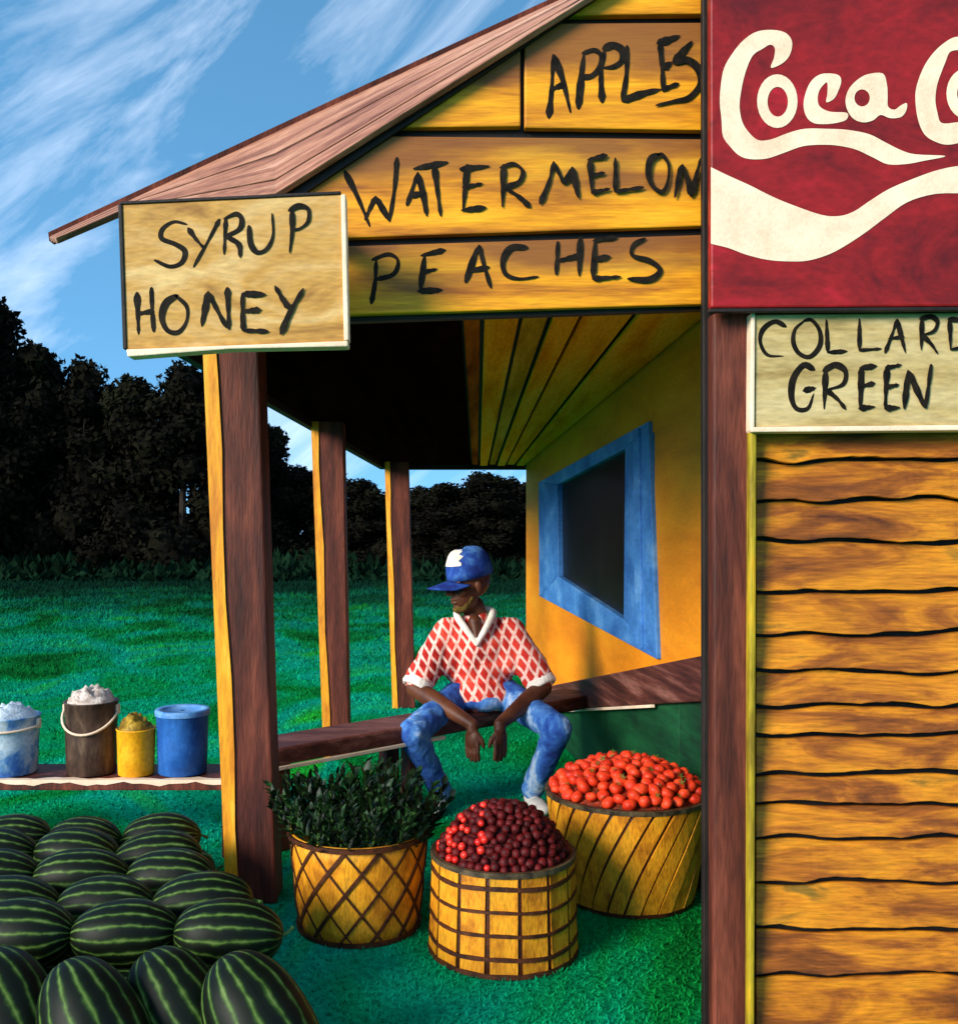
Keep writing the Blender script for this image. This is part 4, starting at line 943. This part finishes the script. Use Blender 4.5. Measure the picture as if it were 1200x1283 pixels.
# head frame
hf = V3((-.90, -.48, -.12)).normalized(); hr = hf.cross(V3((0, 0, 1))).normalized(); hu = hr.cross(hf).normalized()   # forward, the head's own right side, up
HC = V3((.152, 4.905, 1.095))
def hp(f, r, u): return HC+hf*f+hr*r+hu*u
hrot = Matrix((hr, hf, hu)).transposed()
bm = bmesh.new()
ball(bm, (.225, 4.985, .60), (.135, .105, .12)); ball(bm, (.215, 4.97, .76), (.155, .105, .14))
cone_caps(bm, (.21, 4.97, .86), (.175, 4.935, .98), .062, .058)
cone_caps(bm, (.06, 4.955, .845), (.36, 4.955, .845), .055, .055)
cone_caps(bm, (.182, 4.878, .905), (.190, 4.842, .835), .036, .018)
ball(bm, hp(-.012, 0, .030), (.086, .108, .105), hrot)                      # skull
ball(bm, hp(.030, 0, -.055), (.064, .072, .080), hrot)                      # jaw
ball(bm, hp(.082, 0, -.112), (.026, .020, .020), hrot)                      # chin
cone_caps(bm, hp(.096, 0, .012), hp(.122, 0, -.026), .010, .017)             # nose
for s in (-1, 1):
    ball(bm, hp(.110, s*.016, -.030), (.010, .012, .009), hrot)             # nostril wings
    ball(bm, hp(.083, s*.040, .026), (.030, .016, .009), hrot)              # brow
    ball(bm, hp(.066, s*.050, -.028), (.024, .024, .022), hrot)             # cheek
    ball(bm, hp(-.010, s*.088, -.010), (.010, .020, .032), hrot)            # ear
ball(bm, hp(.098, 0, -.063), (.028, .013, .008), hrot); ball(bm, hp(.096, 0, -.079), (.026, .014, .009), hrot)   # lips
for hip, kn, an in ((hipL, kneeL, ankL), (hipR, kneeR, ankR)):
    cone_caps(bm, hip, kn, .066, .046); cone_caps(bm, kn, an, .046, .034)
for sh, el, wr in ((shL, elL, wrL), (shR, elR, wrR)):
    cone_caps(bm, sh, el, .054, .045); cone_caps(bm, el, el.lerp(wr, .35), .045, .047); cone_caps(bm, el.lerp(wr, .35), wr, .047, .029)
def hand(bm, wr, side):
    """relaxed hand hanging down from the wrist, palm turned towards the other hand"""
    inn = V3((1 if side < 0 else -1, 0, 0)); dn = V3((-.02*inn.x, -.18, -1)).normalized(); fwd = V3((.70*inn.x, -.72, .13)); fwd = (fwd-dn*fwd.dot(dn)).normalized(); inn = (dn.cross(fwd)*(1 if dn.cross(fwd).dot(V3((inn.x, .8, 0))) > 0 else -1)).normalized()
    cone_caps(bm, wr, wr+dn*.03, .029, .028)
    pc = wr+dn*.062
    rot = Matrix((inn, fwd, dn)).transposed(); ball(bm, pc, (.023, .044, .052), rot)
    kn = wr+dn*.098
    for k, (off, ln) in enumerate(((.036, .066), (.012, .074), (-.012, .070), (-.035, .054))):
        a = kn+fwd*off; b = a+(dn*.97+inn*.06).normalized()*ln*.5; c = b+(dn*.95+inn*.22).normalized()*ln*.5
        cone_caps(bm, a-dn*.018, b, .0112, .0104, 10); cone_caps(bm, b, c, .0104, .0092, 10)
    a = wr+dn*.045+fwd*.030; b = a+(dn*.7+fwd*.55+inn*.35).normalized()*.038; c = b+(dn*.95+fwd*.10+inn*.25).normalized()*.030
    cone_caps(bm, a, b, .0135, .0110, 10); cone_caps(bm, b, c, .0110, .0090, 10)
hand(bm, wrL, -1); hand(bm, wrR, 1)
body = remesh(bm, 'body', M_skin, man, .0042, 4, .45)
for s in (-1, 1):
    c = hp(.0895, s*.037, .004)
    e = bmesh.new(); ball(e, c, (.0125, .0125, .010), hrot, 12); me = bpy.data.meshes.new('eye'); e.to_mesh(me); e.free()
    V = [tuple(v.co) for v in me.vertices]; fs = [tuple(p.vertices) for p in me.polygons]; eo = obj('eye', V, fs, M_white, man, smooth=True)
    c2_ = hp(.0985, s*.037, .003); e = bmesh.new(); ball(e, c2_, (.0058, .0046, .0058), hrot, 12); me = bpy.data.meshes.new('iris'); e.to_mesh(me); e.free()
    obj('iris', [tuple(v.co) for v in me.vertices], [tuple(p.vertices) for p in me.polygons], M_sole, eo, smooth=True)
# short beard along the jaw, the chin's highlight put into its ochre colour
bm = bmesh.new()
ball(bm, hp(.070, 0, -.114), (.036, .034, .026), hrot)
for s_ in (-1, 1): cone_caps(bm, hp(.022, s_*.060, -.062), hp(.060, s_*.036, -.112), .013, .018)
M_beard = mat('ochre highlit beard', [(.3, H(66, 48, 14)), (.6, H(104, 80, 24)), (.85, H(140, 112, 44))], (60, 60, 60), bscale=(260, 260, 260), bump=1, rough=.9, rnd=False, fine=.4)
remesh(bm, 'beard', M_beard, man, .006, 3, .5, lambda v: .002*mnoise.noise(v*180))
# shirt: loose, sleeves flaring to the elbows
bm = bmesh.new()
ball(bm, (.222, 4.985, .560), (.158, .125, .10)); ball(bm, (.214, 4.900, .525), (.170, .112, .085)); ball(bm, (.222, 4.98, .66), (.172, .126, .14)); ball(bm, (.212, 4.965, .78), (.182, .124, .14)); ball(bm, (.150, 4.955, .70), (.135, .112, .15))
cone_caps(bm, (.09, 4.955, .855), (.335, 4.955, .855), .070, .070); cone_caps(bm, (.212, 4.965, .86), (.19, 4.945, .915), .085, .066)
for sh, el in ((shL, elL), (shR, elR)):
    e2 = sh.lerp(el, .82); cone_caps(bm, sh+V3((0, 0, -.005)), e2, .076, .080)
    cone_caps(bm, sh.lerp(V3((.21, 4.96, .80)), .45), sh.lerp(el, .5).lerp(V3((.21, 4.96, .68)), .3), .085, .075)
fold = lambda v: .007*mnoise.noise(V3((v.x*16, v.y*16, v.z*9)))+.004*mnoise.noise(v*38)
shirt = remesh(bm, 'shirt', M_plaid, man, .008, 6, .5, fold)
for sh, el in ((shL, elL), (shR, elR)):
    d = (el-sh).normalized(); p0 = sh.lerp(el, .92)
    ring = []; u = d.cross(V3((0, 1, 0))).normalized(); v = d.cross(u)
    pth = [p0+(u*math.cos(a)+v*math.sin(a))*.066 for a in [2*PI*k/24 for k in range(25)]]
    bmc = bmesh.new(); 
    for k in range(24): cone_caps(bmc, pth[k]-d*.012, pth[k]+d*.016, .013, .014, 8)
    remesh(bmc, 'cuff', M_white, shirt, .006, 3, .5, lambda v: .003*mnoise.noise(v*45))
bmc = bmesh.new()
vtip = V3((.190, 4.828, .800))
colp = [V3((.175, 5.005, .972)), V3((.098, 4.960, .955)), V3((.098, 4.895, .925)), V3((.140, 4.846, .868)), vtip]
colq = [V3((.205, 5.005, .972)), V3((.272, 4.960, .958)), V3((.270, 4.895, .935)), V3((.238, 4.846, .878)), vtip]
for pp in (colp, colq):
    cp = catmull(pp, 5)
    for k in range(len(cp)-1):
        f = k/(len(cp)-1); cone_caps(bmc, cp[k], cp[k+1], .014+.006*math.sin(PI*f), .014+.006*math.sin(PI*f), 8)
cone_caps(bmc, colp[0], colq[0], .014, .014, 8)
remesh(bmc, 'collar', M_white, shirt, .006, 4, .5)
# jeans
bm = bmesh.new()
ball(bm, (.225, 5.0, .535), (.155, .115, .082)); ball(bm, (.225, 4.90, .505), (.14, .12, .058))
cone_caps(bm, hipL, hipR, .085, .085)
for hip, kn, an in ((hipL, kneeL, ankL), (hipR, kneeR, ankR)):
    cone_caps(bm, hip, hip.lerp(kn, .5), .086, .078); cone_caps(bm, hip.lerp(kn, .5), kn, .078, .070)
    cone_caps(bm, kn, kn.lerp(an, .5), .070, .060); cone_caps(bm, kn.lerp(an, .5), an+V3((0, 0, .012)), .060, .056)
remesh(bm, 'jeans', M_denim, man, .008, 5, .5, lambda v: .006*mnoise.noise(V3((v.x*18, v.y*18, v.z*14)))+.003*mnoise.noise(v*50))
for an, dx in ((ankL, -.35), (ankR, .25)):
    fd = V3((dx, -1, 0)).normalized(); sd_ = V3((-fd.y, fd.x, 0)); bm = bmesh.new(); g0 = V3((an.x, an.y, 0))
    rot = Matrix((sd_, fd, V3((0, 0, 1)))).transposed()
    ball(bm, g0+fd*-.01+V3((0, 0, .05)), (.040, .055, .048), rot); ball(bm, g0+fd*.075+V3((0, 0, .035)), (.043, .085, .034), rot); ball(bm, g0+fd*.13+V3((0, 0, .030)), (.045, .050, .030), rot)
    so = remesh(bm, 'shoe', M_shoe, man, .006, 4, .5)
    r_ = so.data; 
    for v in r_.vertices: v.co.z = max(v.co.z, .0)
# cap
cap = obj('cap', *(lambda: (lambda rows: rows)(None))() if False else ([], []), M_cap, man) if False else None
def cap_crown():
    vs, fs = [], []; seg, rows = 36, 10
    for i in range(rows+1):
        t_ = i/rows; ang = t_*PI/2
        for k in range(seg):
            a = 2*PI*k/seg; ca, sa = math.cos(a), math.sin(a)
            rr = math.cos(ang)**.55 if i < rows else .0
            lift = .145*math.sin(ang)**.8*(1+.10*max(0, ca))          # front panels stand a little taller
            seamd = 1-.012*(abs(math.sin(a*3)) < .12)
            wob = 1+.02*mnoise.noise(V3((ca*2, sa*2, t_*3)))
            vs.append(hp(ca*.124*rr*seamd*wob-.012+.010*t_, sa*.104*rr*seamd*wob, .040+lift-.012*ca))
    for i in range(rows):
        for k in range(seg): fs.append((i*seg+k, i*seg+(k+1) % seg, (i+1)*seg+(k+1) % seg, (i+1)*seg+k))
    fs.append(tuple(range(seg)))
    return vs, fs
vs, fs = cap_crown(); cap = fix_normals(obj('cap', vs, fs, M_cap, man, smooth=True))
# white front panel of the cap
pv, pf = [], []
def crown_pt(a, ang, off):
    ca, sa = math.cos(a), math.sin(a); rr = math.cos(ang)**.55; lift = .145*math.sin(ang)**.8*(1+.10*max(0, ca)); t_ = ang/(PI/2)
    wob = 1+.02*mnoise.noise(V3((ca*2, sa*2, t_*3))); e = 1+off
    return hp(ca*.124*rr*wob*e-.012+.010*t_, sa*.104*rr*wob*e, .040+lift*(1+off*.6)-.012*ca)
na, nb = 10, 9
for i in range(nb+1):
    for k in range(na+1):
        ang = .42+.92*i/nb; half = .60+.10*math.sin(i*2.1); a = -.20+half*(2*k/na-1)+.06*math.sin(i*1.3)
        pv.append(crown_pt(a, ang, .02))
for i in range(nb):
    for k in range(na): pf.append((i*(na+1)+k, i*(na+1)+k+1, (i+1)*(na+1)+k+1, (i+1)*(na+1)+k))
fix_normals(obj('front_panel', pv, pf, M_white, cap, smooth=True))
bv, bf = [], []; na, nb = 14, 6
for lay in (0, 1):
    for i in range(nb+1):
        for k in range(na+1):
            a = -1.15+2.3*k/na; t_ = i/nb; ext = .125*t_*max(0, math.cos(a*.95))**.55
            f_ = math.cos(a)*.122-.012+ext; r_ = math.sin(a)*.103*(1-.10*t_)
            bv.append(hp(f_, r_, .034-.020*t_-.045*(r_/.1)**2*.6-(.006 if lay else 0)))
q = (nb+1)*(na+1)
for lay in (0, 1):
    for i in range(nb):
        for k in range(na): bf.append(tuple(lay*q+j for j in (i*(na+1)+k, i*(na+1)+k+1, (i+1)*(na+1)+k+1, (i+1)*(na+1)+k)))
for k in range(na): a0 = nb*(na+1)+k; bf.append((a0, a0+1, a0+1+q, a0+q)); bf.append((k, k+1, k+1+q, k+q))
for i in range(nb):
    for k in (0, na): a0 = i*(na+1)+k; bf.append((a0, a0+na+1, a0+na+1+q, a0+q))
fix_normals(obj('brim', bv, bf, M_cap, cap, smooth=True))
bt = bmesh.new(); ball(bt, hp(-.002, 0, .188), (.010, .010, .006), hrot, 12); me = bpy.data.meshes.new('b'); bt.to_mesh(me); bt.free()
obj('button', [tuple(v.co) for v in me.vertices], [tuple(p.vertices) for p in me.polygons], M_cap, cap, smooth=True)

# ------------------------------------------------------------------ trees at the field's edge
def tree_proto(seed, H_=9.0, Wd=4.6, nleaf=9000):
    rg = np.random.default_rng(seed)
    nl = 34; lob = []
    for k in range(nl):
        t_ = rg.random(); z = H_*(.06+.86*t_); rmax = Wd*.5*(1-.62*t_**1.6)
        a = rg.random()*2*PI; r = rmax*math.sqrt(rg.random())*.85
        lob.append((r*math.cos(a), r*math.sin(a), z, H_*(.15-.07*t_)*rg.uniform(.75, 1.25)))
    lob.append((0, 0, H_*.93, H_*.075))
    lob = np.array(lob); pick = rg.integers(0, len(lob), nleaf)
    d = rg.normal(size=(nleaf, 3)); d /= np.linalg.norm(d, axis=1)[:, None]
    rad = lob[pick, 3]*(.55+.5*rg.random(nleaf))
    ctr = lob[pick, :3]+d*rad[:, None]; ctr[:, 2] = np.maximum(ctr[:, 2], .1)
    s = rg.uniform(.09, .20, nleaf)
    u = rg.normal(size=(nleaf, 3)); u /= np.linalg.norm(u, axis=1)[:, None]; v = np.cross(u, d); v /= np.linalg.norm(v, axis=1)[:, None]+1e-6
    V = np.stack([ctr-u*s[:, None], ctr+v*s[:, None]*.6, ctr+u*s[:, None], ctr-v*s[:, None]*.6], 1).reshape(-1, 3)
    Fc = (np.arange(nleaf)[:, None]*4+np.arange(4)).tolist()
    V = V.tolist(); b = len(V)
    for (x, y, z, r) in lob:                     # dense inner boughs
        for i in range(5):
            th = PI*i/4
            for k in range(7):
                p = 2*PI*k/7; q = r*.56*(1+.25*math.sin(k*3+i+x))
                V.append([x+q*math.sin(th)*math.cos(p), y+q*math.sin(th)*math.sin(p), max(.02, z+q*math.cos(th))])
        for i in range(4):
            for k in range(7): Fc.append([b+i*7+k, b+i*7+(k+1) % 7, b+(i+1)*7+(k+1) % 7, b+(i+1)*7+k])
        b += 35
    cm = bpy.data.meshes.new('crown'); cm.from_pydata(V, [], Fc); cm.materials.append(M_tree)
    random.seed(seed)
    parts = [tube([V3((0, 0, -.05)), V3((.05, .02, H_*.3)), V3((-.05, .05, H_*.6)), V3((0, 0, H_*.9))], [.20, .15, .10, .03], 8)]
    for k in range(5):
        z = H_*(.2+.12*k); a = k*2.4; parts.append(tube([V3((0, 0, z)), V3((math.cos(a)*Wd*.2, math.sin(a)*Wd*.2, z+.5)), V3((math.cos(a)*Wd*.36, math.sin(a)*Wd*.36, z+1.2))], [.07, .05, .02], 6))
    tv, tf = join(*parts); tm = bpy.data.meshes.new('trunk'); tm.from_pydata([tuple(v) for v in tv], [], tf); tm.materials.append(M_bark)
    return cm, tm
protos = [tree_proto(11), tree_proto(23), tree_proto(37)]
def skyline(px):
    pts = [(-260, 320), (-60, 330), (0, 368), (22, 412), (60, 445), (90, 468), (110, 440), (150, 470), (200, 430), (300, 480), (330, 526), (370, 575), (430, 580), (470, 605), (520, 612), (560, 605), (600, 585), (640, 592), (700, 590), (800, 590), (1000, 560), (1300, 560)]
    for (a, b), (c, d) in zip(pts, pts[1:]):
        if a <= px <= c: return b+(d-b)*(px-a)/(c-a)
    return 560
random.seed(5)
spots = []
px = -230
while px < 1000:
    Y = 33+random.uniform(-1, 2.5); spots.append((px, Y, skyline(px)+random.uniform(-4, 8), 0)); px += random.uniform(52, 74)*(1 if px < 300 else .62)
px = -250
while px < 1050:
    Y = 39+random.uniform(-1, 2); spots.append((px, Y, skyline(px)+random.uniform(6, 26), 1)); px += random.uniform(60, 80)*(1 if px < 300 else .7)
for i, (px, Y, yt, rw) in enumerate(spots):
    h = CH+(VY-yt)/F*Y; cm, tm = protos[i % 3]
    r = bpy.data.objects.new('tree', None); COL.objects.link(r)
    r.location = ((px-VX)/F*Y, Y, 0); r.rotation_euler = (0, 0, random.uniform(0, 6.28))
    sz = h/9.05; sx = max(sz, .62)*random.uniform(.92, 1.1); r.scale = (sx, sx, sz)
    tall = px < 310
    tag(r, ('tall dark tree' if tall else 'low dark tree')+(' in the front row of the wood beyond the field' if rw == 0 else ' in the rear row of the wood beyond the field'), 'tree',
        ('tall' if tall else 'low')+(' front' if rw == 0 else ' rear')+' trees of the dark wood')
    for nm, me in (('crown', cm), ('trunk', tm)):
        o = bpy.data.objects.new(nm, me); COL.objects.link(o); o.parent = r
# undergrowth along the foot of the wood
nb_ = 14000; rg = np.random.default_rng(3)
bx = rg.uniform(-32, 32, nb_); by = 37-9.5*rg.random(nb_)**1.5; bh = rg.uniform(.3, 1.0, nb_)*(.25+.75*np.clip((by-27.5)/5, 0, 1)); a = rg.uniform(0, 2*PI, nb_); wv = rg.uniform(.10, .28, nb_)
ux, uy = np.cos(a)*wv, np.sin(a)*wv; z0 = np.zeros(nb_); lean = rg.normal(0, .15, (2, nb_))
V = np.stack([np.stack([bx-ux, by-uy, z0], 1), np.stack([bx+ux, by+uy, z0], 1), np.stack([bx+ux*.7+lean[0], by+uy*.7+lean[1], bh*.7], 1), np.stack([bx+lean[0], by+lean[1], bh], 1), np.stack([bx-ux*.7+lean[0], by-uy*.7+lean[1], bh*.6], 1)], 1).reshape(-1, 3)
me = bpy.data.meshes.new('undergrowth'); me.from_pydata(V.tolist(), [], (np.arange(nb_)[:, None]*5+np.arange(5)).tolist())
ug = link('undergrowth', me, None, (0, 0, 0), M_under); tag(ug, 'dark low undergrowth along the foot of the wood', 'undergrowth', kind='stuff')

# ------------------------------------------------------------------ grass
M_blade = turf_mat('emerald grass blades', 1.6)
nb_ = 110000; rg = np.random.default_rng(9)
Yb = 2.2+(33-2.2)*rg.random(nb_)**2.4
pxb = rg.uniform(-60, 1000, nb_); bx = (pxb-VX)/F*Yb
hh = rg.uniform(.006, .016, nb_)+.006*np.clip(Yb-4, 0, 40)*rg.random(nb_)
wv = .0016+.0007*Yb; a = rg.uniform(0, 2*PI, nb_); ux, uy = np.cos(a)*wv, np.sin(a)*wv; ln = rg.normal(0, .5, (2, nb_))*hh
V = np.stack([np.stack([bx-ux, Yb-uy, np.zeros(nb_)], 1), np.stack([bx+ux, Yb+uy, np.zeros(nb_)], 1), np.stack([bx+ln[0], Yb+ln[1], hh], 1)], 1).reshape(-1, 3)
me = bpy.data.meshes.new('grass'); me.from_pydata(V.tolist(), [], (np.arange(nb_)[:, None]*3+np.arange(3)).tolist())
gr = link('grass', me, None, (0, 0, 0), M_blade); tag(gr, 'short emerald green grass round the baskets and stand', 'grass', kind='stuff')
